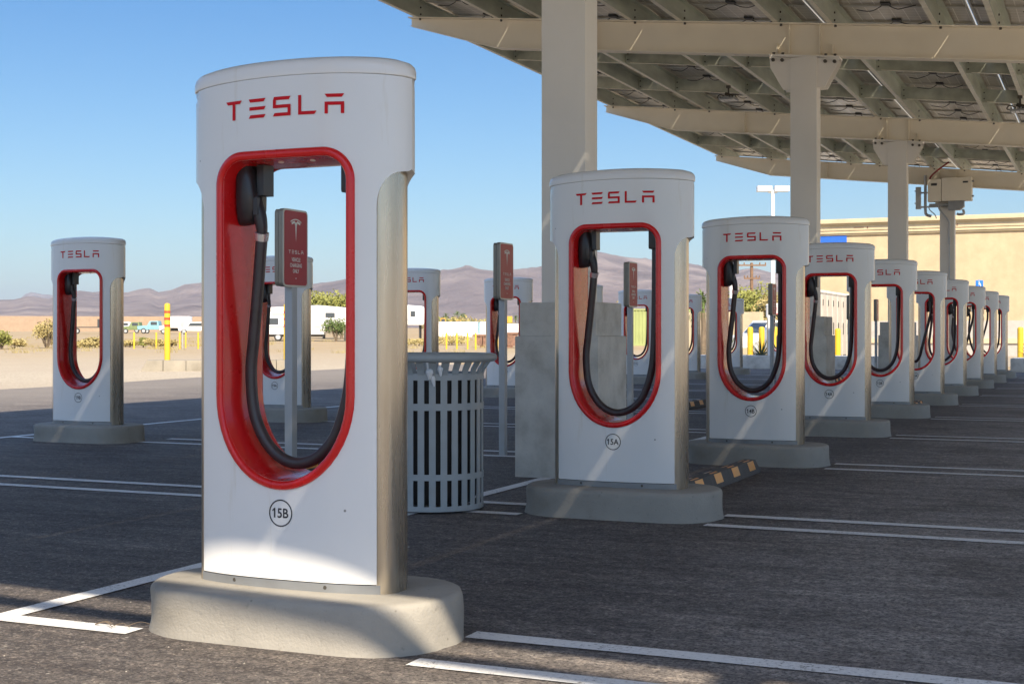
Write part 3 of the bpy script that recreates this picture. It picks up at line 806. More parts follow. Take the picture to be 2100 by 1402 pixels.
# purlins run the length of the canopy
YA, YB = .27, 36.9
PX = []
for n in range(-3, 4):
    PX += [-4.01+2.02*n, -3.30+2.02*n]
PX = [p for p in PX if p < 4.3]
PX = sorted(set([round(p, 3) for p in PX]+[-9.36]))
PX = [p for p in PX if p > -9.5 and not (-10.2 < p < -9.37)]
for p in PX:
    mb = MB(); z0 = zt(p)+.006; z1 = z0+.245
    d = .032
    if abs(p+9.36) < .05: d = .03
    def slab(xa, xb, za, zb_, mi=0): mb.hexa([(xa, YA, za-TILT*(xa-p)), (xb, YA, za-TILT*(xb-p)), (xb, YB, za-TILT*(xb-p)), (xa, YB, za-TILT*(xa-p))], [(xa, YA, zb_-TILT*(xa-p)), (xb, YA, zb_-TILT*(xb-p)), (xb, YB, zb_-TILT*(xb-p)), (xa, YB, zb_-TILT*(xa-p))], mi)
    slab(p-.003, p+.003, z0, z1); slab(p-.072, p-.003, z0-.001, z0+.004, 1); slab(p+.003, p+.085, z1-.004, z1); slab(p-.072, p-.068, z0+.004, z0+.020, 1)
    pu = mb.build('purlin', [M['galv'], M['lit_flange']], can, world=True)
    # clips at the beams
    for y in BY:
        mb = MB(); mb.box(p-.012, p-.004, y-.06, y+.06, z0+.0, z0+.2)
        mb.box(p-.06, p-.012, y-.06, y-.052, z0, z0+.2)
        for q in (.05, .15): mb.lathe([(.014, 0.), (.014, .014)], (p+.003, y, z0+q), 'x', 6, 1)
        mb.lathe([(.017, -.03), (.017, 0)], (p+.03, y-.06, z0-.02), 'z', 6, 1)
        mb.build('clip', [M['galv'], M['bolt']], pu, world=False)
for o in [o for o in bpy.data.objects if o.name.split('.')[0] in ('clip',)]: o.matrix_parent_inverse = Matrix.Identity(4)
# cross braces
for bi in range(4):
    for off in (3.45, 6.25):
        y = BY[bi]+off; mb = MB(); zz = .012
        for a, b2 in zip(PX, PX[1:]):
            xa, xb = a+.008, b2-.008
            def zz_(x, h): return zt(x)+h
            mb.hexa([(xa, y-.002, zz_(xa, .012)), (xb, y-.002, zz_(xb, .012)), (xb, y+.002, zz_(xb, .012)), (xa, y+.002, zz_(xa, .012))], [(xa, y-.002, zz_(xa, .235)), (xb, y-.002, zz_(xb, .235)), (xb, y+.002, zz_(xb, .235)), (xa, y+.002, zz_(xa, .235))])
            mb.hexa([(xa+.08, y-.045, zz_(xa, .010)), (xb-.03, y-.045, zz_(xb, .010)), (xb-.03, y-.002, zz_(xb, .010)), (xa+.08, y-.002, zz_(xa, .010))], [(xa+.08, y-.045, zz_(xa, .014)), (xb-.03, y-.045, zz_(xb, .014)), (xb-.03, y-.002, zz_(xb, .014)), (xa+.08, y-.002, zz_(xa, .014))], 2)
            for xe, s in ((xa, 1), (xb, -1)):
                mb.box(min(xe, xe+s*.07), max(xe, xe+s*.07), y-.008, y-.003, zt(xe)+.03, zt(xe)+.22)
                for q in (.07, .17): mb.lathe([(.013, -.02), (.013, -.008)], (xe+s*.035, y, zt(xe)+q), 'y', 6, 1)
        mb.build('cross_brace', [M['galv'], M['bolt'], M['lit_flange']], can, world=True)
# end fascia (throws the shadow edge in front of the nearest post)
mb = MB()
ZP = .262
def sheet(xa, xb, ya, yb, h0, h1, mi=0): mb.hexa([(xa, ya, zt(xa)+h0), (xb, ya, zt(xb)+h0), (xb, yb, zt(xb)+h0), (xa, yb, zt(xa)+h0)], [(xa, ya, zt(xa)+h1), (xb, ya, zt(xb)+h1), (xb, yb, zt(xb)+h1), (xa, yb, zt(xa)+h1)], mi)
FY = -.42
sheet(-9.69, 4.41, FY, FY+.12, ZP, ZP+.03)
for p in (PX[0], PX[1], PX[-1], PX[-2]):
    mb.hexa([(p-.02, FY+.12, zt(p)+.1), (p+.02, FY+.12, zt(p)+.1), (p+.02, YA, zt(p)+.02), (p-.02, YA, zt(p)+.02)], [(p-.02, FY+.12, zt(p)+.255), (p+.02, FY+.12, zt(p)+.255), (p+.02, YA, zt(p)+.255), (p-.02, YA, zt(p)+.255)])
    mb.box(p-.02, p+.02, FY+.02, FY+.12, zt(p)+.12, zt(p)+.255)
mb.build('end_fascia', M['alu'], can, world=True)
# solar panels
PW, PH, GX = 2.010, 1.002, .016
def panel_mb(cx, cy, mb):
    h0, h1 = ZP, ZP+.035
    for (xa, xb, ya, yb) in ((-PW/2, PW/2, -PH/2, -PH/2+.03), (-PW/2, PW/2, PH/2-.03, PH/2), (-PW/2, -PW/2+.03, -PH/2+.03, PH/2-.03), (PW/2-.03, PW/2, -PH/2+.03, PH/2-.03)):
        mb.box(cx+xa, cx+xb, cy+ya, cy+yb, -.0175, .0175, 1)
    mb.box(cx-PW/2+.03, cx+PW/2-.03, cy-PH/2+.03, cy+PH/2-.03, .004, .014, 0)
    mb.box(cx-.06, cx+.06, cy+.30, cy+.42, -.018, .0035, 2)   # junction box
pmb = MB(); panel_mb(0, 0, pmb)
cols_ = [-4.66+2.02*n for n in range(-2, 5)]
cols_ = [c if c < 2 else c-.02 for c in cols_ if c < 4.4]
rows_ = []; yy = FY+.12+.19+PH/2
while yy < YB: rows_.append(yy); yy += PH+.008
vis = []
for cx in cols_:
    for cy in rows_:
        dd = math.cos(YAW)*cy-math.sin(YAW)*cx; la = math.cos(YAW)*cx+math.sin(YAW)*cy
        z = zt(cx)+ZP+.0175
        px = 1050+FPX*la/dd if dd > .5 else 9e9; py = 686-(z-ZC)*FPX/max(dd, .5)
        inside = dd > .5 and 700 < px < 2250 and py > -70
        vis.append((0 if inside else 1, dd, cx, cy, z))
vis.sort()
pobj = None; rest = MB()
def tilt_pts(mb_, cx, cz, out):
    pass
for i, (fl, dd, cx, cy, z) in enumerate(vis):
    if i < 100:
        if pobj is None:
            pobj = pmb.build('solar_panel', [M['solar'], M['alu'], M['darkm']], can, world=True); o = pobj
        else: o = pobj.copy(); C.objects.link(o)
        o.location = (cx, cy, z); o.rotation_euler = (0, TA, 0)
    else:
        t = MB(); panel_mb(0, 0, t); ca, sa = math.cos(TA), math.sin(TA)
        rest.add([(cx+x*ca+q*sa, cy+y, z-x*sa+q*ca) for x, y, q in t.v], t.f); rest.m[-len(t.f):] = t.m
tag(rest.build('solar_panel_field', [M['solar'], M['alu'], M['darkm']], can, world=True), kind='stuff')
# junction wiring, red conduit
mb = MB()
zz = lambda x: zt(x)+.20
xs = [-3.2+.25*i for i in range(24)]
for k, oy in enumerate((0, .03)):
    mb.tube(crom([(x, 16.75+oy, zz(x)+.012*math.sin(x*5+k)) for x in xs], 2), .008, 6)
mb.tube(crom([(-3.2, 16.76, zz(-3.2)), (-3.28, 17.0, zz(-3.2)-.02), (-3.36, 17.5, zt(-3.3)+.14), (-3.38, 17.82, zt(-3.3)+.03)], 5), .012, 6)
mb.tube(crom([(-3.22, 16.78, zz(-3.2)), (-3.30, 17.05, zz(-3.2)-.05), (-3.33, 17.5, zt(-3.3)+.11), (-3.35, 17.84, zt(-3.3)+.03)], 5), .012, 6)
mb.tube(crom([(-3.6, 34.6, zt(-3.6)+.12), (-3.9, 34.75, zt(-3.9)-.1), (-4.05, 34.7, zt(-4)-.28), (-4.0, 34.7, zt(-4)-.4)], 5), .02, 6)
mb.build('red_wiring', M['redwire'], can, world=True)
mb = MB()
random.seed(3)
for cx in cols_:
    for cy in rows_:
        if cy < 12: continue
        for s in (-1, 1):
            x = cx+s*.05; z = zt(x)+ZP-.02
            mb.tube(crom([(x, cy+.36, z), (x+s*.10, cy+.33, z-.035-random.random()*.03), (x+s*.2, cy+.38+random.uniform(-.05, .05), z-.045), (x+s*.32, cy+.40, z-.012)], 4), .006, 5)
tag(mb.build('panel_leads', M['darkm'], can, world=True), kind='stuff')
# thin silvery cable trays along the panel seams
# canopy lights (clamped below the purlins)
def canopy_light(x, y, lab):
    zb_ = zt(x)+.0
    o = empty('floodlight', (x, y, zb_-.24), lab, 'light', 'canopy floodlights')
    mb = MB(); mb.box(-.15, .15, -.13, .13, -.012, .02)
    for k in range(6): mb.box(-.14+.05*k, -.115+.05*k, -.12, .12, .02, .045)
    mb.build('lamp_head', M['kick'], o, bevel=.004)
    mb = MB()
    for j in range(3):
        for k in range(4): mb.box(-.13+.067*k, -.075+.067*k, -.11+.078*j, -.045+.078*j, -.017, -.012)
    mb.build('lens_grid', M['signwhite'], o)
    mb = MB(); mb.tube([(0, 0, .04), (0, 0, .22)], .016, 8); mb.box(-.035, .035, -.03, .03, .20, .245); mb.tube([(-.05, -.02, .1), (.14, -.06, .03)], .03, 8)
    mb.tube(crom([(-.06, 0, .06), (-.16, .02, .10), (-.2, .03, .05), (-.12, .02, .02)], 4), .01, 6)
    mb.build('mounting_arm', M['bolt'], o, smooth=40)
canopy_light(-6.10, 23.3, 'square floodlight under the canopy between the two nearest columns')
canopy_light(-1.33, 23.3, 'square floodlight under the canopy near the right edge')

# concrete piers under the columns
PLAB = ['concrete pier outside the left of the picture', 'tall concrete pier behind the 15A post, nearest of the piers', 'concrete pier seen through the 14A opening', 'concrete pier seen through the 13B opening', 'farthest concrete pier, hidden behind the far posts']
mb = MB()
mb.box(-.33, .32, -.32, .31, -.05, 1.03); mb2 = MB(); 
mb.box(-.305, .29, -.29, .28, 1.028, 1.275)
p0 = mb.build('concrete_pier', M['pier'], bevel=.014)
for i, y in enumerate(BY):
    o = p0 if i == 0 else p0.copy()
    if i: C.objects.link(o)
    tag(o, PLAB[i], 'pier', 'concrete piers carrying the canopy columns'); o.location = (CXC, y+.06, 0)

# inverter cabinet and conduits on the last column
iv = empty('inverter_box', (CXC, BY[4]-.13, 4.0), 'pale grey inverter cabinet strapped to the farthest canopy column', 'cabinet')
mb = MB(); mb.box(-.42, -.10, -.34, -.03, .28, .82); mb.build('left_door', M['beam'], iv, bevel=.01).name = 'door'
mb = MB(); mb.box(-.09, .60, -.35, -.02, .28, .84); mb.build('door', M['beam'], iv, bevel=.01)
mb = MB(); mb.box(-.34, -.20, -.345, -.34, .66, .72); mb.box(.40, .52, -.355, -.35, .70, .74); mb.build('name_badge', M['darkm'], iv)
mb = MB(); mb.prism([(.06, .28), (.42, .28), (.42, .14), (.32, .06), (.06, .06)], -.3, -.06, 'y'); mb.box(-.40, .05, -.2, -.02, .18, .24)
mb.build('underside_housing', M['kick'], iv, bevel=.004)
for z in (.36, .72):
    mb = MB(); mb.box(.60, .65, -.3, -.25, z, z+.04); mb.build('latch', M['kick'], iv)
mb = MB()
mb.tube(crom([(-.50, -.1, .95), (-.50, -.1, .6), (-.50, -.1, .1), (-.47, -.1, -.02), (-.36, -.1, -.06)], 5), .035, 8)
mb.tube(crom([(-.18, -.15, .20), (-.16, -.15, .10), (-.05, -.12, -.05), (.05, -.08, -.2), (.06, -.05, -.4), (.06, -.05, -.75)], 5), .025, 8)
mb.tube([(.06, -.05, -.75), (.06, -.05, -3.0)], .016, 8)
mb.tube(crom([(.38, -.1, .08), (.40, -.1, -.02), (.30, -.1, -.04), (.24, -.1, -.02)], 4), .03, 8)
mb.tube(crom([(-.42, -.1, .2), (-.40, -.1, .1), (-.28, -.1, -.02), (-.24, -.1, -.12)], 4), .012, 6)
mb.build('conduit', M['post'], iv, smooth=50)
mb = MB(); mb.box(-.72, -.60, -.2, -.08, .12, .66); mb.box(-.60, -.17, -.12, -.08, .15, .19); mb.box(-.60, -.17, -.12, -.08, .5, .54)
for z in (.25, .55): mb.box(-.75, -.72, -.16, -.12, z, z+.03)
mb.build('side_panel', M['post'], iv, bevel=.004)

# ------------------------------------------------------------------ red box signs, facing +X
def tlogo(fn):
    mb = MB()
    n = 12
    def band(r0a, r1a, cz, a0, a1):
        for i in range(n):
            t0 = a0+(a1-a0)*i/n; t1 = a0+(a1-a0)*(i+1)/n
            q = [(r0a*math.sin(t0), cz+r0a*math.cos(t0)), (r0a*math.sin(t1), cz+r0a*math.cos(t1)), (r1a*math.sin(t1), cz+r1a*math.cos(t1)), (r1a*math.sin(t0), cz+r1a*math.cos(t0))]
            mb.add([fn(x, z) for x, z in q], [(0, 1, 2, 3)])
    band(.125, .118, -.125, -.53, .53)
    band(.113, .098, -.125, -.49, -.10); band(.113, .098, -.125, .10, .49)
    mb.add([fn(x, z) for x, z in [(-.021, -.0125), (0, -.024), (.021, -.0125), (.009, -.045), (0, -.145), (-.009, -.045)]], [(0, 1, 4, 5), (1, 2, 3, 4)])
    return mb
def make_sign():
    root = empty('charging_sign', (0, 0, 0), 'x', 'sign', 'red box signs on grey posts between the rows')
    mb = MB(); mb.box(-.055, .0, -.03, .03, -.05, 1.36); mb.build('post', M['post'], root, bevel=.004)
    W2, H2_, zc_ = .142, .245, 1.585
    def rr(w2, h2, r, n=6):
        p = []
        for cx, cz, a0 in ((w2-r, h2-r, 0), (-w2+r, h2-r, 90), (-w2+r, -h2+r, 180), (w2-r, -h2+r, 270)):
            for i in range(n+1): a = R(a0+90*i/n); p.append((cx+r*math.cos(a), cz+r*math.sin(a)))
        return p
    P = [(y, zc_+z) for y, z in rr(W2, H2_, .03)]
    mb = MB(); mb.prism(P, -.026, .004, 'x'); mb.prism([(y*.97, zc_+(z-zc_)*.985) for y, z in P], -.058, -.031, 'x')
    for y in (-.10, .10): mb.box(-.032, -.025, y-.01, y+.01, zc_-.2, zc_+.2)
    box = mb.build('sign_box', M['signgrey'], root, smooth=40)
    mb = MB(); mb.prism(P, .0045, .0075, 'x'); mb.build('face_border', M['alu'], root, smooth=40)
    P2 = [(y, zc_+z) for y, z in rr(W2-.012, H2_-.012, .022)]
    mb = MB(); mb.prism(P2, .008, .0095, 'x'); fc = mb.build('sign_face', M['signred'], root)
    fn = lambda x, z: (.0105, x, zc_+.185+z)
    tlogo(fn).build('emblem', M['signwhite'], fc)
    letters_mb(-.085, zc_-.035, .022, .17, lambda x, z, o: (.0105, x, z)).build('lettering', M['signwhite'], fc)
    for k, tx in enumerate(('VEHICLE', 'CHARGING', 'ONLY')):
        text_mesh(tx, .034, lambda x, z, o: (.0105, x, z), M['signwhite'], 'lettering', fc, 0, zc_-.072-.036*k, bold=.0008, sx=.78)
    mb = MB(); mb.lathe([(.004, 0), (.004, .002)], (.0095, 0, zc_-.19), 'x', 10); mb.build('screw', M['signwhite'], fc)
    return root
sg0 = make_sign()
SLAB = ['red box sign on a grey post seen through the nearest opening, largest of the signs', 'red box sign right of the litter bin, with light falling across its face', 'red box sign seen through the 15A opening', 'red box sign hidden behind the frame of the 14B post', 'small red box sign seen through the 14B opening, before a white lamp pole', 'red box sign hidden behind the second canopy column', 'red box sign behind the 14A post', 'farthest red box sign, its red edge showing in the 13B opening']
for i in range(8):
    o = sg0 if i == 0 else copy_tree(sg0)
    o.location = (-4.78+(.05 if i == 0 else 0), 7.36+3.41*i, 0); o['label'] = SLAB[i]

# ------------------------------------------------------------------ litter bin
bin_ = empty('litter_bin', (-3.72, 7.31, 0), 'round blue grey slatted steel litter bin with flared rim beside the nearest post', 'litter bin')
mb = MB(); ns = 28; Rb = .30
prof_ = [(Rb, .03), (Rb, .80), (Rb+.012, .835), (Rb+.035, .868), (Rb+.052, .895)]
for k in range(ns):
    a0 = 2*math.pi*(k-.29)/ns; a1 = 2*math.pi*(k+.29)/ns
    for (r0, z0), (r1, z1) in zip(prof_, prof_[1:]):
        for rr_ in (0,):
            q = []
            for r, z in ((r0, z0), (r1, z1)):
                for th in (0, -.006):
                    for a in (a0, a1): q.append(((r+th)*math.cos(a), (r+th)*math.sin(a), z))
            mb.add(q, [(0, 1, 5, 4), (2, 6, 7, 3), (0, 4, 6, 2), (1, 3, 7, 5)])
mb.build('slats', M['canpaint'], bin_, smooth=30)
mb = MB()
def ring_(z0, z1, r, th=.007):
    n = 56; b0 = len(mb.v)
    for z, rr_ in ((z0, r), (z1, r), (z1, r-th), (z0, r-th)):
        for i in range(n): a = 2*math.pi*i/n; mb.v.append((rr_*math.cos(a), rr_*math.sin(a), z))
    for j in range(4):
        for i in range(n):
            i2 = (i+1) % n; j2 = (j+1) % 4
            mb.f.append((b0+j*n+i, b0+j*n+i2, b0+j2*n+i2, b0+j2*n+i)); mb.m.append(0)
for z0, z1 in ((.015, .045), (.195, .23), (.60, .64), (.775, .815)):
    mb = MB(); ring_(z0, z1, Rb+.002); mb.build('hoop', M['canpaint'], bin_, smooth=30)
mb = MB(); n = 56; pts = [((Rb+.058)*math.cos(2*math.pi*i/n), (Rb+.058)*math.sin(2*math.pi*i/n), .905) for i in range(n)]
b0 = 0; sg_ = 12
for i in range(n):
    a = 2*math.pi*i/n
    for k in range(sg_):
        an = 2*math.pi*k/sg_; r = Rb+.052+.030*math.cos(an); mb.v.append((r*math.cos(a), r*math.sin(a), .905+.026*math.sin(an)))
for i in range(n):
    for k in range(sg_): mb.f.append((i*sg_+k, ((i+1) % n)*sg_+k, ((i+1) % n)*sg_+(k+1) % sg_, i*sg_+(k+1) % sg_)); mb.m.append(0)
mb.build('rim', M['canpaint'], bin_, smooth=60)
mb = MB(); mb.lathe([(.24, .05), (.265, .1), (.272, .80), (.262, .80), (.255, .12)], (0, 0, 0), 'z', 32); lin = mb.build('inner_liner', M['darkin'], bin_, smooth=40)
mb = MB(); random.seed(5)
for (a, z, s) in ((-1.18, .84, .03), (-.98, .86, .022), (-1.1, .80, .02)):
    pts = [(math.cos(a)*(.306+i*.004)+random.uniform(-.006, .006), math.sin(a)*(.306+i*.004), z-.03*i) for i in range(3)]
    mb.tube(crom(pts, 3), [s*.5, s*.7, s*.8, s*.6, s*.5, s*.35, s*.2][:7], 7)
mb.build('bag_scrap', M['bag'], bin_, smooth=60)

# ------------------------------------------------------------------ wheel stops
def make_stop():
    mb = MB()
    prof_ = [(-.075, 0), (-.07, .03), (-.045, .10), (.045, .10), (.07, .03), (.075, 0)]
    mb.prism(prof_, -.915, .915, 'y')
    # ends slope
    for i, v in enumerate(mb.v):
        if v[2] > .02: mb.v[i] = (v[0], v[1]*(1-.05*(v[2]/.1)), v[2])
    ob = mb.build('rubber_body', M['wsrub'], bevel=.006)
    return ob
root = empty('wheel_stop', (0, 0, 0), 'x', 'wheel stop', 'black rubber wheel stops')
ob = make_stop(); ob.parent = root
for k in range(4):
    mb = MB(); y = -.69+.46*k; h = .09
    for s in (-1, 1):
        P0 = [(s*.0705, y-h, .035), (s*.0705, y+h, .035), (s*.0485, y+h, .097), (s*.0485, y-h, .097)]
        mb.add(P0, [(0, 1, 2, 3)])
        mb.add([(s*.0485, y-h, .097), (s*.0485, y+h, .097), (s*.012, y+h, .1025), (s*.012, y-h, .1025)], [(0, 1, 2, 3)])
    mb.build('reflector', M['orange'], root, weld=1e-4)
WS = [(-2.50, 9.30, 'black and orange wheel stop between the 15A and 14B posts, nearest of the right bays'), (-2.52, 19.4, 'wheel stop past the 13B post, only its tip showing'),
      (-5.58, 9.05, 'wheel stop whose orange tip shows low in the nearest opening'), (-5.45, 19.3, 'wheel stop with an orange end between the 15A and 14B posts, far one'), (-5.5, 30.2, 'wheel stop seen low in the 14A opening')]
for i, (x, y, l) in enumerate(WS):
    o = root if i == 0 else copy_tree(root)
    o.location = (x, y, 0); o['label'] = l

# ------------------------------------------------------------------ planters, bollards, yuccas
def planter(x0, x1, y0, y1, h, lab):
    mb = MB(); mb.box(x0, x1, y0, y1, -.05, h, 0); o = mb.build('planter', M['pier'], bevel=.02)
    return tag(o, lab, 'planter', 'low concrete planters at the end of the lot')
planter(-12.0, -9.35, 41.0, 42.6, .40, 'low grey planter holding the yucca, behind the 14B post')
planter(-8.2, -4.5, 41.2, 42.6, .40, 'low grey planter behind the middle of the right row')
planter(-2.55, 2.5, 40.2, 42.2, .38, 'low grey planter beyond the farthest post at the right edge')
def yucca(loc, n, h, lab, seed):
    random.seed(seed); mb = MB()
    for i in range(n):
        a = random.uniform(0, 6.28); el = random.uniform(.25, 1.45); L = h*random.uniform(.6, 1)
        d = Vector((math.cos(a)*math.cos(el), math.sin(a)*math.cos(el), math.sin(el)))
        pts = [Vector((0, 0, 0))+d*L*t+Vector((0, 0, -.28*L*t*t*math.cos(el))) for t in (0, .25, .5, .75, 1)]
        mb.tube(pts, [.010, .011, .009, .006, .002], 4)
    o = mb.build('yucca', M['leaf_yucca']); o.location = loc; return tag(o, lab, 'plant', 'spiky plants in the planters')
yucca((-11.05, 41.7, .38), 46, 1.15, 'spiky yucca in the planter seen through the 14B opening', 1)
yucca((-9.9, 41.8, .38), 40, .7, 'smaller spiky plant right of the sign pole in the 14B opening', 2)
yucca((-2.1, 41.2, .36), 40, .5, 'low spiky plant in the planter at the right edge', 3)
yucca((-1.2, 41.0, .36), 30, .4, 'second low plant in the right edge planter', 4)
def bollard(loc, h, r, lab, stripes=0, grp='yellow steel bollards'):
    mb = MB(); mb.lathe([(r, -.05), (r, h-r*.7), (r*.9, h-r*.35), (r*.6, h-r*.1), (r*.2, h)], (0, 0, 0), 'z', 20)
    if stripes:
        root = empty('bollard', loc, lab, 'bollard', grp); mb.build('pipe', M['yellow'], root, smooth=50)
        mb = MB()
        for k in range(3): mb.lathe([(r+.002, h-.22-.20*k-.075), (r+.003, h-.22-.20*k-.075), (r+.003, h-.22-.20*k), (r+.002, h-.22-.20*k)], (0, 0, 0), 'z', 20)
        mb.build('reflective_band', M['redstripe'], root, smooth=40); return root
    o = mb.build('bollard', M['yellow'], smooth=50); o.location = loc; return tag(o, lab, 'bollard', grp)
for px, d, l in ((1538.5, 44.6, 'leftmost thick yellow bollard behind the yucca planter'), (1562, 44.4, 'middle thick yellow bollard behind the yucca planter, half in sun'), (1589, 44.2, 'thick yellow bollard behind the yucca planter, right of the sign pole')):
    bollard(at(px, d, .0), 1.30, .095, l)
bollard(at(1718, 45.0, 0), 1.25, .095, 'thick yellow bollard peeping above the pier in the 14A opening')
bollard(at(2092.5, 40.6, 0), 1.27, .085, 'thick yellow bollard at the right edge behind the planter')
# kerb island with two striped bollards on the left
kz = .30
pa = at(287, 39.2); pb = at(612, 40.2)
dirv = (pb-pa).normalized(); ang = math.atan2(dirv.y, dirv.x); Lk = (pb-pa).length
mb = MB(); n = 7
for i in range(n):
    a, b2 = i*Lk/n+.006, (i+1)*Lk/n-.006
    mb.hexa([(a, -.12, -.05), (b2, -.12, -.05), (b2, .9, -.05), (a, .9, -.05)], [(a+(.18 if i == 0 else 0), -.02, kz), (b2, -.02, kz), (b2, .8, kz), (a+(.18 if i == 0 else 0), .8, kz)])
kb = mb.build('kerb_island', M['kerb'], bevel=.02); kb.location = pa; kb.rotation_euler = (0, 0, ang)
tag(kb, 'pale concrete kerb island on the gravel, carrying the striped bollards', 'kerb')
bollard(at(343, 39.9, kz), 1.66, .085, 'tall yellow bollard with red bands left of the nearest post', 1, 'striped yellow bollards')
bollard(at(587.5, 40.6, kz), 1.66, .085, 'tall striped bollard seen through the nearest opening', 1, 'striped yellow bollards')
bl = [(275, 90), (320.5, 90), (368.5, 90), (381, 94), (406.5, 90), (915.6, 90), (937, 90), (959, 90), (975.5, 88), (1020, 90)]
for i, (px, d) in enumerate(bl):
    l = ['slim yellow post left of the tall striped bollard, farthest left', 'slim yellow post just left of the tall striped bollard', 'slim yellow post just right of the tall striped bollard', 'slim yellow post below the old white truck', 'slim yellow post beside the nearest charging post, below the white car',
         'slim yellow post just right of the post behind the litter bin', 'second slim yellow post right of the litter bin post', 'third slim yellow post right of the litter bin post', 'slim yellow post beside the brown skip', 'slim yellow post seen through the opening behind the red sign'][i]
    bollard(ground_at(px, d), 1.08, .06 if d < 92 else .05, l, 0, 'slim yellow posts in the sand field')
mb = MB(); p = ground_at(374.5, 90); mb.tube([(0, 0, 0), (0, 0, 1.75)], .03, 8); mb.box(-.14, .14, -.02, .0, 1.4, 1.75)
o = mb.build('field_sign', M['post']); o.location = p; o.rotation_euler = (0, 0, YAW); tag(o, 'thin grey signpost among the slim yellow posts', 'sign')

# ------------------------------------------------------------------ building
bd = empty('retail_building', (5, 76, 0), 'large tan stucco building with stepped cream cornice across the back', 'building')
BY0 = 70.0
mb = MB(); mb.box(-14.2, 40, BY0, BY0+25, -.1, 6.2); mb.build('wall', M['stucco'], bd, world=True)
mb = MB()
for (z0, z1, pr) in ((6.06, 6.14, .10), (6.14, 6.21, .16), (6.21, 6.29, .10), (6.29, 6.55, .14), (6.55, 6.64, .24), (6.64, 6.86, .36)):
    mb.box(-14.2-pr, 40, BY0-pr, BY0+25, z0, z1-.003)
mb.build('cornice', M['stucco2'], bd, bevel=.015, world=True)
mb = MB(); mb.box(-14.3, 40, BY0-.06, BY0, -.1, 1.72); mb.build('wainscot', M['greywall'], bd, world=True)
mb = MB(); mb.box(-14.22, 40, BY0-.14, BY0-.06, .62, .86); mb.build('wall_rail', M['stucco2'], bd, world=True)
mb = MB(); mb.box(-13.9, -12.22, BY0-.05, BY0, 5.0, 6.04); mb.build('blue_panel', M['bluepanel'], bd, world=True)
def roof_thing(px, d, name, lab, fn):
    p = at(px, d, 6.84); o = empty(name, p, lab, 'roof unit', 'units on the building roof', YAW); fn(o)
def vent_drum(o):
    mb = MB(); mb.lathe([(.42, -.55), (.45, -.5), (.45, .4), (.30, .5)], (0, 0, .42), 'x', 24); mb.box(-.85, -.4, -.4, .4, 0, .78); mb.build('drum', M['post'], o, smooth=40)
roof_thing(1990, 78, 'roof_vent', 'round grey roof vent behind the inverter cabinet', vent_drum)
def chim(o): mb = MB(); mb.box(-.3, .3, -.3, .3, 0, .72); mb.build('stack', M['white'], o, bevel=.02)
roof_thing(1893, 78, 'roof_stack', 'short white roof stack left of the inverter column', chim)
def lowbox(o): mb = MB(); mb.prism([(-.8, 0), (-.7, .4), (.2, .35), (.9, .1), (.9, 0)], -.5, .5, 'y'); mb.build('cowl', M['stucco2'], o)
roof_thing(2020, 80, 'roof_cowl', 'low cream roof cowl right of the round vent', lowbox)
def stick(o): mb = MB(); mb.tube([(0, 0, 0), (0, 0, .95)], .07, 8); mb.build('pipe', M['darkm'], o)
roof_thing(2063, 78, 'roof_pipe', 'thin dark vent pipe on the roof, upper right', stick)
def edgebox(o): mb = MB(); mb.box(-.15, .6, -.3, .3, 0, .75); mb.build('unit', M['post'], o, bevel=.03)
roof_thing(2100, 78, 'roof_unit', 'grey roof unit cut off by the right edge', edgebox)
for k, x in enumerate((-9.8, -3.6, 2.6, 8.8, 15.0)):
    mb = MB(); mb.box(x-.02, x+.02, BY0-.004, BY0, 1.72, 6.06); mb.build('control_joint', M['greywall'], bd, world=True)
for k, x in enumerate((-11.6, -7.3, -1.0, 5.2)):
    mb = MB(); mb.box(x-.25, x+.25, BY0-.155, BY0-.14, 6.40, 6.44); mb.box(x+.4, x+.46, BY0-.155, BY0-.14, 6.36, 6.46); mb.build('cornice_mark', M['vbrown'], bd, world=True)  # small brown marks added on the cornice face
# small loading door and security light on the wall
# accessible parking sign
ps = at(2008.5, 46, 0); sgn = empty('accessible_sign', ps, 'blue accessible parking sign above the far posts', 'sign', None, YAW)
mb = MB(); mb.tube([(0, .03, -.02), (0, .03, 2.9)], .025, 8); mb.build('pole', M['post'], sgn)
mb = MB(); mb.box(-.125, .125, -.01, .01, 2.61, 2.87); mb.build('plate', M['accblue'], sgn, bevel=.008)
mb = MB(); n = 14
for i in range(n-3):
    a0 = R(60+360*i/n+150); a1 = R(60+360*(i+1)/n+150)
    mb.add([(.052*math.cos(a0), -.012, 2.70+.052*math.sin(a0)), (.052*math.cos(a1), -.012, 2.70+.052*math.sin(a1)), (.038*math.cos(a1), -.012, 2.70+.038*math.sin(a1)), (.038*math.cos(a0), -.012, 2.70+.038*math.sin(a0))], [(0, 1, 2, 3)])
mb.box(-.022, -.004, -.013, -.0115, 2.72, 2.81); mb.box(-.004, .045, -.013, -.0115, 2.72, 2.735); mb.box(.032, .047, -.013, -.0115, 2.665, 2.72); mb.box(-.004, .035, -.013, -.0115, 2.76, 2.772)
mb.lathe([(.014, -.0135), (.014, -.0115)], (-.014, 0, 2.832), 'y', 12)
mb.build('wheelchair_symbol', M['signwhite'], sgn)
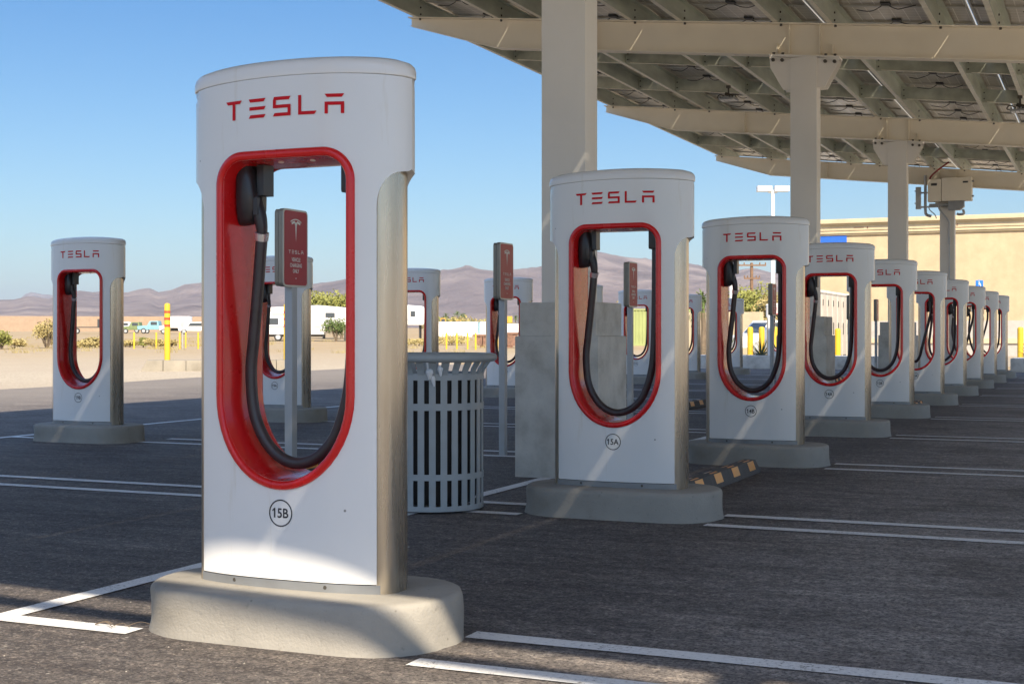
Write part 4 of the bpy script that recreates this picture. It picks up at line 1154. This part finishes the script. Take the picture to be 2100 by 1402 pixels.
# power cabinets
for i in range(7):
    y = 44.6+.92*i
    root = empty('power_cabinet', (-9.25, y, .0), ['nearest tall white power cabinet in the 14A opening', 'second tall white power cabinet of the run in the 14A opening', 'third tall white power cabinet of the run', 'fourth tall white power cabinet of the run', 'fifth tall white power cabinet of the run', 'sixth tall white power cabinet of the run', 'farthest tall white power cabinet of the run'][i], 'cabinet', 'white power cabinets behind the 14A post')
    mb = MB(); mb.box(-.6, .55, -.40, .44, .1, 2.42); mb.box(-.62, .57, -.44, .44, -.02, .1)
    mb.box(-.63, .60, -.44, .45, 2.42, 2.50); bdy = mb.build('body', M['vwhite'], root, bevel=.012)
    mb = MB(); mb.box(.552, .575, -.36, .40, .18, 2.34); dr = mb.build('door', M['cabdoor'], root, bevel=.006)
    mb = MB(); mb.box(.577, .60, -.30, -.25, 1.05, 1.45); mb.box(.577, .59, -.30, -.22, 2.0, 2.2); mb.box(.577, .585, -.25, .3, .22, .34); mb.build('handle', M['darkm'], dr)

# twin head lamp pole
p = at(1585, 60); lp = empty('lamp_pole', p, 'white twin headed parking lot lamp pole left of the second column', 'street lamp', None, YAW)
mb = MB(); mb.lathe([(.12, 0), (.10, 3.0), (.08, 7.35)], (0, 0, 0), 'z', 14); mb.lathe([(.25, -.02), (.25, .6)], (0, 0, 0), 'z', 20); mb.build('pole', M['white'], lp, smooth=40)
for s in (-1, 1):
    mb = MB(); mb.box(min(s*.06, s*.70), max(s*.06, s*.70), -.20, .20, 7.32, 7.56); mb.box(min(s*.0, s*.2), max(s*.0, s*.2), -.04, .04, 7.25, 7.38)
    h = mb.build('lamp_head', M['white'], lp, bevel=.03)
    mb = MB()
    for k in range(8): mb.tube([(s*(.1+.08*k), .1*(-1)**k, 7.52), (s*(.1+.08*k), .1*(-1)**k, 7.60)], .006, 4)
    mb.build('bird_spikes', M['post'], h)
p = at(1499, 95); lp2 = empty('lamp_pole', p, 'white pole seen at the left of the 14B opening', 'street lamp', None, YAW)
mb = MB(); mb.lathe([(.12, 0), (.10, 5.0)], (0, 0, 0), 'z', 12); mb.build('pole', M['white'], lp2, smooth=40)

# utility poles
def upole(px, d, h, lab):
    p = ground_at(px, d); o = empty('utility_pole', p, lab, 'utility pole', None, YAW)
    mb = MB(); mb.lathe([(.20, -.2), (.14, h)], (0, 0, 0), 'z', 10); mb.build('shaft', M['rawood'], o, smooth=40)
    for z, wv in ((h-.25, 1.35), (h-1.5, .75)):
        mb = MB(); mb.box(-wv, wv, -.22, -.12, z-.07, z+.07)
        for x in (-wv*.95, -wv*.55, wv*.55, wv*.95): mb.lathe([(.05, 0), (.07, .12), (.03, .22)], (x, -.17, z+.07), 'z', 8)
        mb.build('crossarm', M['rawood'], o)
upole(1541.5, 130, 7.55, 'wooden utility pole with two crossarms before the mountain')
# distant power line from it
# ------------------------------------------------------------------ foliage
def crown(mb, c, rx, ry, rz, n, leaf, seed, lumps=9):
    rnd = random.Random(seed); L = []
    for i in range(lumps):
        a = rnd.uniform(0, 6.28); e = rnd.uniform(-.6, 1.2); k = rnd.uniform(.35, .75)
        L.append((c[0]+rx*k*math.cos(a)*math.cos(e), c[1]+ry*k*math.sin(a)*math.cos(e), c[2]+rz*k*math.sin(e), rnd.uniform(.28, .5)))
    for i in range(n):
        lx, ly, lz, ls = L[rnd.randrange(lumps)]
        d = Vector((rnd.gauss(0, 1), rnd.gauss(0, 1), rnd.gauss(0, 1))).normalized()*(rnd.random()**.4)*ls*1.15
        p = Vector((lx+d.x*rx, ly+d.y*ry, max(.04, lz+d.z*rz)))
        u = Vector((rnd.gauss(0, 1), rnd.gauss(0, 1), rnd.gauss(0, 1))).normalized(); v_ = u.orthogonal().normalized()*leaf*rnd.uniform(.5, 1.2)*.6; u = u*leaf*rnd.uniform(.6, 1.3)
        mb.add([p-u, p+v_, p+u, p-v_], [(0, 1, 2, 3)])
def bush(px, d, w_, h, mat, lab, cat='bush', name='desert_bush', n=900, seed=1, leaf=.09, grp=None, dz=0):
    p = ground_at(px, d); o = empty(name, p+Vector((0, 0, dz)), lab, cat, grp)
    mb = MB(); crown(mb, (0, 0, h*.48), w_/2, w_/2, h*.58, n, leaf, seed, 12); mb.build('foliage', mat, o)
    mb = MB(); rnd = random.Random(seed)
    for i in range(7):
        a = rnd.uniform(0, 6.28); r = rnd.uniform(.1, .35)*w_
        mb.tube([(0, 0, -.1), (math.cos(a)*r*.5, math.sin(a)*r*.5, h*.4), (math.cos(a)*r, math.sin(a)*r, h*.8)], [.035*h, .02*h, .006*h], 5)
    mb.build('stem', M['tree_bark'], o); return o
def tree(px, d, w_, h, mat, lab, n=2500, seed=1, leaf=.2, trunk=.3):
    p = ground_at(px, d); o = empty('tree', p, lab, 'tree', 'trees beyond the lot')
    mb = MB(); crown(mb, (0, 0, h*.62), w_/2, w_/2, h*.42, n, leaf, seed, 16); mb.build('crown', mat, o)
    mb = MB(); mb.tube([(0, 0, -.3), (.1, 0, h*.3), (0, .1, h*.6)], [h*.035, h*.025, h*.012], 8); rnd = random.Random(seed)
    for i in range(6):
        a = rnd.uniform(0, 6.28); mb.tube([(.05, 0, h*.3), (math.cos(a)*w_*.2, math.sin(a)*w_*.2, h*.55), (math.cos(a)*w_*.36, math.sin(a)*w_*.36, h*.75)], [h*.015, h*.009, h*.003], 5)
    mb.build('trunk', M['tree_bark'], o); return o
bush(96, 92, 2.4, 1.85, M['leaf_dry'], 'tall pale green shrub left of the 19B post', seed=11, n=1700, leaf=.07, grp='desert shrubs')
bush(118, 96, 2.0, 1.0, M['leaf_dry'], 'dry brush touching the left side of the 19B post', seed=12, n=900, leaf=.07, grp='desert shrubs')
bush(4, 88, 1.5, 1.15, M['leaf_olive'], 'green shrub cut by the left edge', seed=13, n=900, grp='desert shrubs')
bush(28, 90, 1.6, .65, M['leaf_dry'], 'low tan brush beside the left edge shrub', seed=14, n=800, grp='desert shrubs')
bush(196, 95, 2.0, .7, M['leaf_dry'], 'dry brush in the 19B opening below the blue cab', seed=15, n=800, grp='desert shrubs')
bush(172, 93, 1.6, .6, M['leaf_dry'], 'dry brush in the 19B opening below the flatbed', seed=16, n=800, grp='desert shrubs')
bush(294, 96, .75, .7, M['leaf_olive'], 'small bright green bush below the blue cab', seed=17, n=700, leaf=.06, grp='desert shrubs')
bush(316, 94, 1.6, .6, M['leaf_dry'], 'dry brush left of the striped bollard', seed=18, n=900, grp='desert shrubs')
bush(352, 98, 1.0, .5, M['leaf_dry'], 'dry brush right of the striped bollard', seed=19, n=700, grp='desert shrubs')
bush(266, 97, 1.3, .5, M['leaf_dry'], 'dry brush right of the 19B post', seed=20, n=700, grp='desert shrubs')
bush(855, 105, 3.6, .55, M['leaf_dry'], 'low dry brush under the white trailer beside the litter bin', seed=21, n=900, grp='desert shrubs')
bush(925, 108, 3.4, .75, M['leaf_dry'], 'dry brush before the long white wall beside the litter bin', seed=22, n=900, grp='desert shrubs')
random.seed(21)
mb = MB()
for i in range(90):
    px = random.uniform(-60, 420) if i < 60 else random.uniform(540, 1060); d = random.uniform(72, 150)
    p = ground_at(px, d); rnd = random.Random(i)
    for k in range(34):
        a = rnd.uniform(0, 6.28); L = rnd.uniform(.12, .34); q = Vector((p.x+rnd.uniform(-.5, .5), p.y+rnd.uniform(-.5, .5), p.z))
        mb.add([q, q+Vector((.03, 0, 0)), q+Vector((math.cos(a)*L*.6, math.sin(a)*L*.6, L))], [(0, 1, 2)])
tag(mb.build('dry_grass', M['leaf_dry']), 'sparse dry grass tufts over the sand field', 'grass', kind='stuff')
# trees behind the caravan
for i, (px, d, w_, h, l) in enumerate(((664, 150, 5.5, 4.9, 'olive tree rising behind the white caravan, left one in the opening'), (700, 146, 5.5, 4.95, 'olive tree rising behind the front of the white caravan'), (735, 150, 5, 4.6, 'olive tree behind the right frame of the nearest post'))):
    tree(px, d, w_, h, M['leaf_olive'], l, 3800, 30+i, .16)
bush(690, 127, 2.8, 2.2, M['leaf_dark'], 'green bush under the nose of the white caravan', seed=33, n=1500, leaf=.09, grp='desert shrubs')
for i, (px, d, w_, h, l, mt) in enumerate(((1510, 118, 5.4, 4.3, 'tree left of the utility pole in the 14B opening', 'leaf_olive'), (1545, 112, 5.2, 5.0, 'tallest tree behind the utility pole in the 14B opening', 'leaf_olive'), (1575, 108, 4.0, 3.4, 'tree between the utility pole and the small sign', 'leaf_dark'), (1604, 106, 4.4, 4.2, 'yellowish tree right of the small sign in the 14B opening', 'leaf_dry'))):
    tree(px, d, w_, h, M[mt], l, 2600, 40+i, .14)
bush(1268, 112, 2.6, 3.0, M['leaf_dry'], 'yellow green bush between the nearest pier and the 17A post', seed=36, n=1600, leaf=.10, grp='desert shrubs')
for i in range(7):
    px = 905+i*22; bush(px, 215, 7.5, 2.2+(i % 3)*.3 - (.4 if i>3 else 0), M['leaf_olive' if i % 2 else 'leaf_dry'], ['%s olive tree top behind the long white wall' % w_ for w_ in ('leftmost', 'second', 'third', 'fourth', 'fifth', 'sixth', 'rightmost')][i], 'tree', 'tree', 1100, 50+i, .22, 'trees behind the white wall')
def palm(px, d, h, lab, r=1.0, seed=1):
    p = ground_at(px, d); o = empty('palm_tree', p, lab, 'palm tree', 'palm trees')
    mb = MB(); mb.tube([(0, 0, -.2), (.05, 0, h*.5), (0, 0, h)], [.16, .12, .10], 8); mb.build('trunk', M['tree_bark'], o, smooth=40)
    mb = MB(); rnd = random.Random(seed)
    for i in range(34):
        a = rnd.uniform(0, 6.28); e = rnd.uniform(-.9, 1.4); L = r*rnd.uniform(.8, 1.15); n = 6; base = Vector((0, 0, h))
        d0 = Vector((math.cos(a)*math.cos(e), math.sin(a)*math.cos(e), math.sin(e))); sd = Vector((-math.sin(a), math.cos(a), 0)); pr = None
        for k in range(n):
            t = k/(n-1); q = base+d0*L*t+Vector((0, 0, -.45*L*t*t)); 
            if pr is not None:
                for s in (-1, 1): mb.add([pr, q, q+sd*s*.16*r*(1.1-t)+Vector((0, 0, -.06*r))], [(0, 1, 2)])
            pr = q
    mb.build('crown', M['leaf_dark'], o); return o
palm(914.5, 430, 4.0, 'lone short palm left of the three palms', 1.5, 1); palm(937.5, 432, 4.6, 'taller palm in the row above the white wall', 1.6, 2)
palm(946.5, 428, 3.9, 'left of the two close palms above the white wall', 1.5, 3); palm(952, 430, 4.0, 'right of the two close palms above the white wall', 1.5, 4); palm(1057, 432, 3.4, 'palm beside the nearest concrete pier', 1.5, 5)
palm(1441, 62, 2.6, 'palm fronds between the 15A and 14B posts', 1.0, 6)

# ------------------------------------------------------------------ far walls and containers
def wall(px0, d0, px1, d1, h, th, mat, name, lab, cat='wall', cap=False, zfix=None):
    a = ground_at(px0, d0); b2 = ground_at(px1, d1); dv = b2-a; L = math.hypot(dv.x, dv.y); an = math.atan2(dv.y, dv.x)
    o = empty(name, (a.x, a.y, 0), lab, cat, None, an)
    mb = MB(); mb.hexa([(0, 0, a.z-.6), (L, 0, b2.z-.6), (L, th, b2.z-.6), (0, th, a.z-.6)], [(0, 0, a.z+h), (L, 0, b2.z+h), (L, th, b2.z+h), (0, th, a.z+h)])
    mb.build('wall_face', mat, o)
    if cap:
        mb = MB(); mb.hexa([(-.1, -.1, a.z+h+.002), (L+.1, -.1, b2.z+h+.002), (L+.1, th+.1, b2.z+h+.002), (-.1, th+.1, a.z+h+.002)], [(-.1, -.1, a.z+h+.15), (L+.1, -.1, b2.z+h+.15), (L+.1, th+.1, b2.z+h+.15), (-.1, th+.1, a.z+h+.15)])
        mb.build('coping', M['stucco2'], o)
    return o
wall(-220, 255, 460, 262, 2.85, .4, M['blockwall'], 'boundary_wall', 'long reddish tan boundary wall below the mountains at left')
# corrugated containers
def container(px, d, L, h, wd, mat, lab, rz=None, name='shipping_container', ribs=24):
    p = ground_at(px, d); o = empty(name, p, lab, 'container', None, YAW if rz is None else rz)
    mb = MB(); xs = []
    for i in range(ribs*4+1):
        x = -L/2+L*i/(ribs*4); xs.append((x, [0, .04, .04, 0][i % 4]))
    v0 = [(x, y, .15) for x, y in xs]+[(x, y, h) for x, y in xs]; n = len(xs)
    mb.add(v0, [(i, i+1, n+i+1, n+i) for i in range(n-1)])
    mb.box(-L/2, L/2, .05, wd, .15, h); mb.build('box_body', mat, o)
    mb = MB(); mb.box(-L/2-.05, L/2+.05, -.04, wd+.04, h, h+.12); mb.box(-L/2-.05, L/2+.05, -.04, .06, 0, .15)
    for s in (-1, 1): mb.box(s*L/2-.07, s*L/2+.07, -.05, .09, .15, h)
    mb.build('corner_frame', mat, o); return o
container(926, 170, 5.0, 1.75, 2, M['vwhite'], 'long weathered white container right of the post behind the litter bin')
container(957.5, 178, .85*1.2, 1.7, 2, simple('rust_red', (.38, .07, .05), .7, var=.2), 'small rust red container beside the long white one', ribs=5)
container(970, 200, 1.6*1.2, 1.8, 2, M['vblue'], 'pale blue container left of the three in the distance', ribs=8)
container(984, 200, 1.9, 1.8, 2, M['vwhite'], 'whitish blue container between two others in the distance', ribs=6)
container(1010, 202, 3.0, 1.8, 2, M['vblue'], 'pale blue container seen beside the red sign pole', ribs=8)
container(1040, 170, 3.4, 1.5, 2, M['vwhite'], 'white container left of the nearest concrete pier', ribs=9)
container(1340, 106, 5.6, 2.75, 2.2, M['limegreen'], 'lime green container seen through the 17A post', ribs=22)
# rubbish skip and yellow billboard
def skip(px, d, L, h, lab, mat):
    p = ground_at(px, d); o = empty('rubbish_skip', p, lab, 'skip', 'brown skips in the sand field', YAW)
    mb = MB(); mb.prism([(-L/2+.25, .12), (L/2-.25, .12), (L/2, h), (-L/2, h)], -.6, .8, 'y'); mb.build('bin_body', mat, o)
    mb = MB(); mb.box(-L/2-.04, L/2+.04, -.68, -.6, h-.1, h+.02)
    for k in range(5): x = -L/2+.5+(L-1)*k/4; mb.box(x-.04, x+.04, -.66, -.6, .15, h-.1)
    mb.box(-L/2+.4, L/2-.4, -.6, .7, 0, .12)
    mb.build('rib', M['vbrown'], o); return o
skip(989, 97, 1.15, .9, 'brown skip with a dark frame right of the slim yellow posts', M['vbrown'])
skip(1042, 96, 1.5, 1.05, 'rust brown skip left of the nearest concrete pier', M['vbrown'])
p = ground_at(1036, 210); o = empty('yellow_sign', p, 'plain yellow hoarding behind the red sign beside the litter bin', 'sign', None, YAW)
mb = MB(); mb.box(-1.35, 1.1, -.08, .08, 1.75, 2.75); mb.build('board', M['vyellow'], o)
mb = MB(); mb.box(-1.1, -1.0, -.05, .05, -.2, 1.75); mb.box(.8, .9, -.05, .05, -.2, 1.75); mb.build('leg', M['darkm'], o)
def digger(px, d, s, lab):
    p = ground_at(px, d); o = empty('excavator', p, lab, 'excavator', 'yellow excavators', YAW)
    mb = MB(); mb.box(-1.2*s, 1.2*s, -.8, .8, .5*s+.75, 1.3*s+.75); mb.prism([(-.2*s, 1.3*s+.75), (.8*s, 1.3*s+.75), (.7*s, 2.2*s+.75), (-.2*s, 2.2*s+.75)], -.6, .6, 'y'); mb.build('cab', M['vyellow'], o, bevel=.05)
    mb = MB(); mb.box(-1.2*s, 1.2*s, -.9, .9, 0, .5*s+.75); mb.build('tracks', M['darkm'], o, bevel=.1)
    mb = MB(); mb.box(-.05*s, .65*s, -.64, -.6, 1.5*s+.75, 2.05*s+.75); mb.build('window', M['glass'], o)
    mb = MB(); mb.tube([(-1.0*s, 0, 1.2*s+.75), (-1.6*s, 0, 2.0*s+.75), (-2.3*s, 0, 1.2*s+.75)], .18*s, 6); mb.build('boom', M['vyellow'], o)
digger(938.5, 196, .62, 'yellow excavator under the palms behind the white container'); digger(906, 196, .75, 'yellow excavator right against the post behind the litter bin')

# low stucco enclosure, right of centre
p = at(1437, 72.5)
en = wall(1395, 73.5, 1559, 70.5, 2.22, .35, M['stucco2'], 'low_stucco_wall', 'low tan stucco wall left of the yellow bollards in the 14B opening', cap=False)

# ------------------------------------------------------------------ vehicles
def wheel(parent, x, y, r, wd=.22, rimm='vwhite'):
    mb = MB(); mb.lathe([(r*.6, -wd/2), (r*.95, -wd/2), (r, -wd*.35), (r, wd*.35), (r*.95, wd/2), (r*.6, wd/2)], (x, y, r), 'y', 20)
    wv = mb.build('wheel', M['tyre'], parent, smooth=40); rimm = 'post'
    mb = MB(); mb.lathe([(r*.62, -wd/2-.005), (r*.55, -wd/2+.03), (r*.2, -wd/2+.0), (r*.05, -wd/2-.01)], (x, y, r), 'y', 16); mb.build('rim', M[rimm], wv, smooth=40)
# fifth wheel caravan
def caravan(px, d, lab, rz, flip=1, L=8.6, win=((-3.2, 1.85, 1.0, .62), (-1.0, 1.95, .7, .6), (2.15, 2.45, .9, .46), (-.1, 2.1, .3, .5))):
    p = ground_at(px, d); o = empty('caravan', p, lab, 'caravan', 'white caravans parked on the sand', rz)
    pr = [(-L/2, .62), (L/2-2.65, .62), (L/2-2.45, 1.55), (L/2-.45, 1.55), (L/2-.1, 1.75), (L/2, 2.2), (L/2-.05, 2.75), (L/2-.45, 3.15), (L/2-3.2, 3.38), (-L/2+.15, 3.15), (-L/2, 2.95)]
    pr = [(x*flip, z) for x, z in pr]
    mb = MB(); mb.prism(pr, -1.2, 1.2, 'y'); bdy = mb.build('body', M['vwhite'], o, bevel=.07)
    for (x, z, ww, hh) in win:
        mb = MB(); mb.box(flip*x-ww/2, flip*x+ww/2, -1.225, -1.20, z-hh/2, z+hh/2); f_ = mb.build('window', M['trim_dark'], o, bevel=.01)
        mb = MB(); mb.box(flip*x-ww/2+.05, flip*x+ww/2-.05, -1.235, -1.222, z-hh/2+.05, z+hh/2-.05); mb.build('pane', M['glass'], f_)
    mb = MB(); mb.box(-L/2+.1, L/2-3.0, -1.21, -1.20, 1.28, 1.34); mb.box(-L/2+.1, L/2-3.0, -1.21, -1.20, 1.12, 1.15); mb.box(L/2-2.4 if flip > 0 else -L/2+.3, L/2-.3 if flip > 0 else -L/2+2.4, -1.21, -1.2, 2.0, 2.02)
    mb.box(-L/2+.6, L/2-3.6, -1.21, -1.20, 2.83, 2.86); mb.build('stripe', M['trim_dark'], o)
    mb = MB(); mb.box(-L/2+.8, L/2-4.0, -1.32, -1.20, 2.55, 2.72); mb.build('awning_roll', M['white'], o, bevel=.03)
    mb = MB(); xx = flip*.3; mb.box(xx-.33, xx+.33, -1.22, -1.2, .8, 2.5); dr = mb.build('door', M['white'], o, bevel=.01)
    mb = MB(); mb.box(xx-.25, xx-.2, -1.24, -1.22, 1.5, 1.65); mb.build('handle', M['darkm'], dr)
    wheel(o, flip*(-2.75), -1.0, .38); wheel(o, flip*(-1.85), -1.0, .38)
    mb = MB(); mb.box(-L/2+.2, L/2-2.8, -.9, .9, .42, .615); mb.tube([(flip*(L/2-.7), -.8, 0), (flip*(L/2-.7), -.8, 1.55)], .06, 6); mb.tube([(flip*(L/2-.7), .8, 0), (flip*(L/2-.7), .8, 1.55)], .06, 6)
    mb.build('chassis', M['darkm'], o); return o
caravan(633, 130, 'white fifth wheel caravan seen through the nearest opening', YAW+R(2), 1, 8.4)
caravan(812, 118, 'white caravan standing behind the litter bin, left of the 18B post', YAW, 1, 5.6, ((1.55, 2.5, .42, .5), (-1.0, 2.3, .5, .4)))
# old trucks by the wall
def truck(px, d, lab, cabm, bedm, rz, L=5.2, kind='pickup', s=1):
    p = ground_at(px, d); o = empty('parked_truck', p, lab, 'truck', 'old trucks parked by the far wall', rz); o.scale = (s, -s if rz > YAW+1 else s, s)
    if kind == 'pickup':
        mb = MB(); mb.prism([(-.55, .55), (2.45, .55), (2.5, 1.05), (1.1, 1.15), (.75, 1.75), (-.45, 1.78), (-.55, 1.1)], -.9, .9, 'y'); mb.build('cab', M[cabm], o, bevel=.05)
        mb = MB(); mb.box(-2.6, -.6, -.92, .92, .6, 1.12); mb.build('cargo_bed', M[bedm], o, bevel=.03)
        mb = MB(); mb.box(-.3, .6, -.915, -.9, 1.2, 1.65); mb.build('window', M['glass'], o)
        wheel(o, 1.6, -.8, .38); wheel(o, -1.7, -.8, .38)
    elif kind == 'box':
        mb = MB(); mb.prism([(.9, .7), (2.9, .7), (2.95, 1.5), (1.9, 1.65), (1.6, 2.5), (.9, 2.55)], -1.05, 1.05, 'y'); mb.build('cab', M[cabm], o, bevel=.08)
        mb = MB(); mb.box(-2.8, .75, -1.15, 1.15, 1.15, 3.3); mb.build('cargo_box', M[bedm], o, bevel=.03)
        mb = MB(); mb.box(1.0, 1.5, -1.065, -1.05, 1.75, 2.35); mb.build('window', M['glass'], o)
        mb = MB(); mb.box(-2.8, 2.9, -.4, .4, .55, 1.14); mb.build('chassis', M['darkm'], o)
        wheel(o, 2.1, -.95, .5); wheel(o, -1.7, -.95, .5)
    elif kind == 'flat':
        mb = MB(); mb.prism([(1.6, .7), (3.0, .7), (3.05, 1.7), (2.75, 2.5), (1.6, 2.55)], -1.05, 1.05, 'y'); mb.build('cab', M[cabm], o, bevel=.08)
        mb = MB(); mb.box(-3.6, 1.5, -1.1, 1.1, .95, 1.1); mb.box(1.2, 1.5, -1.0, 1.0, 1.1, 2.3); mb.build('cargo_bed', M[bedm], o)
        mb = MB(); mb.box(2.0, 2.7, -1.065, -1.05, 1.7, 2.3); mb.build('window', M['glass'], o)
        wheel(o, 2.3, -.95, .45); wheel(o, -2.0, -.95, .45); wheel(o, -3.0, -.95, .45)
    elif kind == 'suv':
        mb = MB(); mb.prism([(-2.3, .45), (2.3, .45), (2.35, .95), (1.25, 1.08), (.7, 1.68), (-2.0, 1.72), (-2.3, 1.05)], -.93, .93, 'y'); mb.build('body', M[cabm], o, bevel=.07)
        mb = MB(); mb.prism([(-1.9, 1.12), (.95, 1.12), (.62, 1.58), (-1.8, 1.6)], -.945, -.93, 'y'); mb.build('window', M['glass'], o)
        mb = MB(); mb.prism([(-.75, 1.15), (.75, 1.15), (.62, 1.58), (-.62, 1.58)], 0, .02, 'x')
        for i, v in enumerate(mb.v): mb.v[i] = (1.25-(v[2]-1.08)*.92+.03+v[0], v[1], v[2])
        mb.build('windscreen', M['glass'], o)
        wheel(o, 1.5, -.82, .38); wheel(o, -1.45, -.82, .38)
        for s_ in (-1, 1): mb = MB(); mb.box(2.3, 2.38, s_*.7-.16, s_*.7+.16, .74, .9); mb.build('headlight', M['signwhite'], o, bevel=.01)
    return o
truck(188, 205, 'black flatbed truck with a pale blue cab, in the 19B opening', 'vblue', 'darkm', YAW, kind='flat', s=.95)
truck(262, 222, 'white box truck half hidden by the right side of the 19B post', 'vwhite', 'vwhite', YAW+R(180), kind='pickup')
truck(282, 212, 'old green pickup behind the leftmost slim yellow post', 'vgreen', 'vgreen', YAW+R(180), kind='pickup')
truck(321, 212, 'old truck with a blue cab and green bed left of the striped bollard', 'vblue', 'vgreen', YAW+R(180), kind='pickup', s=1.1)
truck(361, 205, 'white box truck right of the striped bollard', 'vwhite', 'vwhite', YAW+R(180), kind='box', s=.8)
truck(402, 205, 'white car parked right of the white box truck', 'vwhite', 'vwhite', YAW+R(180), kind='suv', s=1.05)
truck(1592, 62, 'white car parked behind the yellow bollards in the 14B opening', 'vwhite', 'vwhite', YAW+R(200), kind='suv', s=1.0)['group'] = 'cars near the building'
for o in [o for o in bpy.data.objects if o.get('label', '').startswith('white car')]: o.name = 'parked_car'; o['category'] = 'car'

# ------------------------------------------------------------------ haze
mb = MB(); mb.box(-14500, 14500, -14500, 14500, -1.5, 560); hz = mb.build('haze', bpy.data.materials.new('haze_air'))
tag(hz, 'thin pale air over the desert', 'haze', kind='stuff')
hm = hz.data.materials[0]; hm.use_nodes = True; hn = hm.node_tree; hn.nodes.clear()
ho = hn.nodes.new('ShaderNodeOutputMaterial'); hv = hn.nodes.new('ShaderNodeVolumePrincipled')
hv.inputs['Color'].default_value = (.80, .86, .95, 1); hv.inputs['Density'].default_value = 8e-5; hv.inputs['Anisotropy'].default_value = .2
hn.links.new(hv.outputs[0], ho.inputs['Volume'])
bpy.context.view_layer.update()
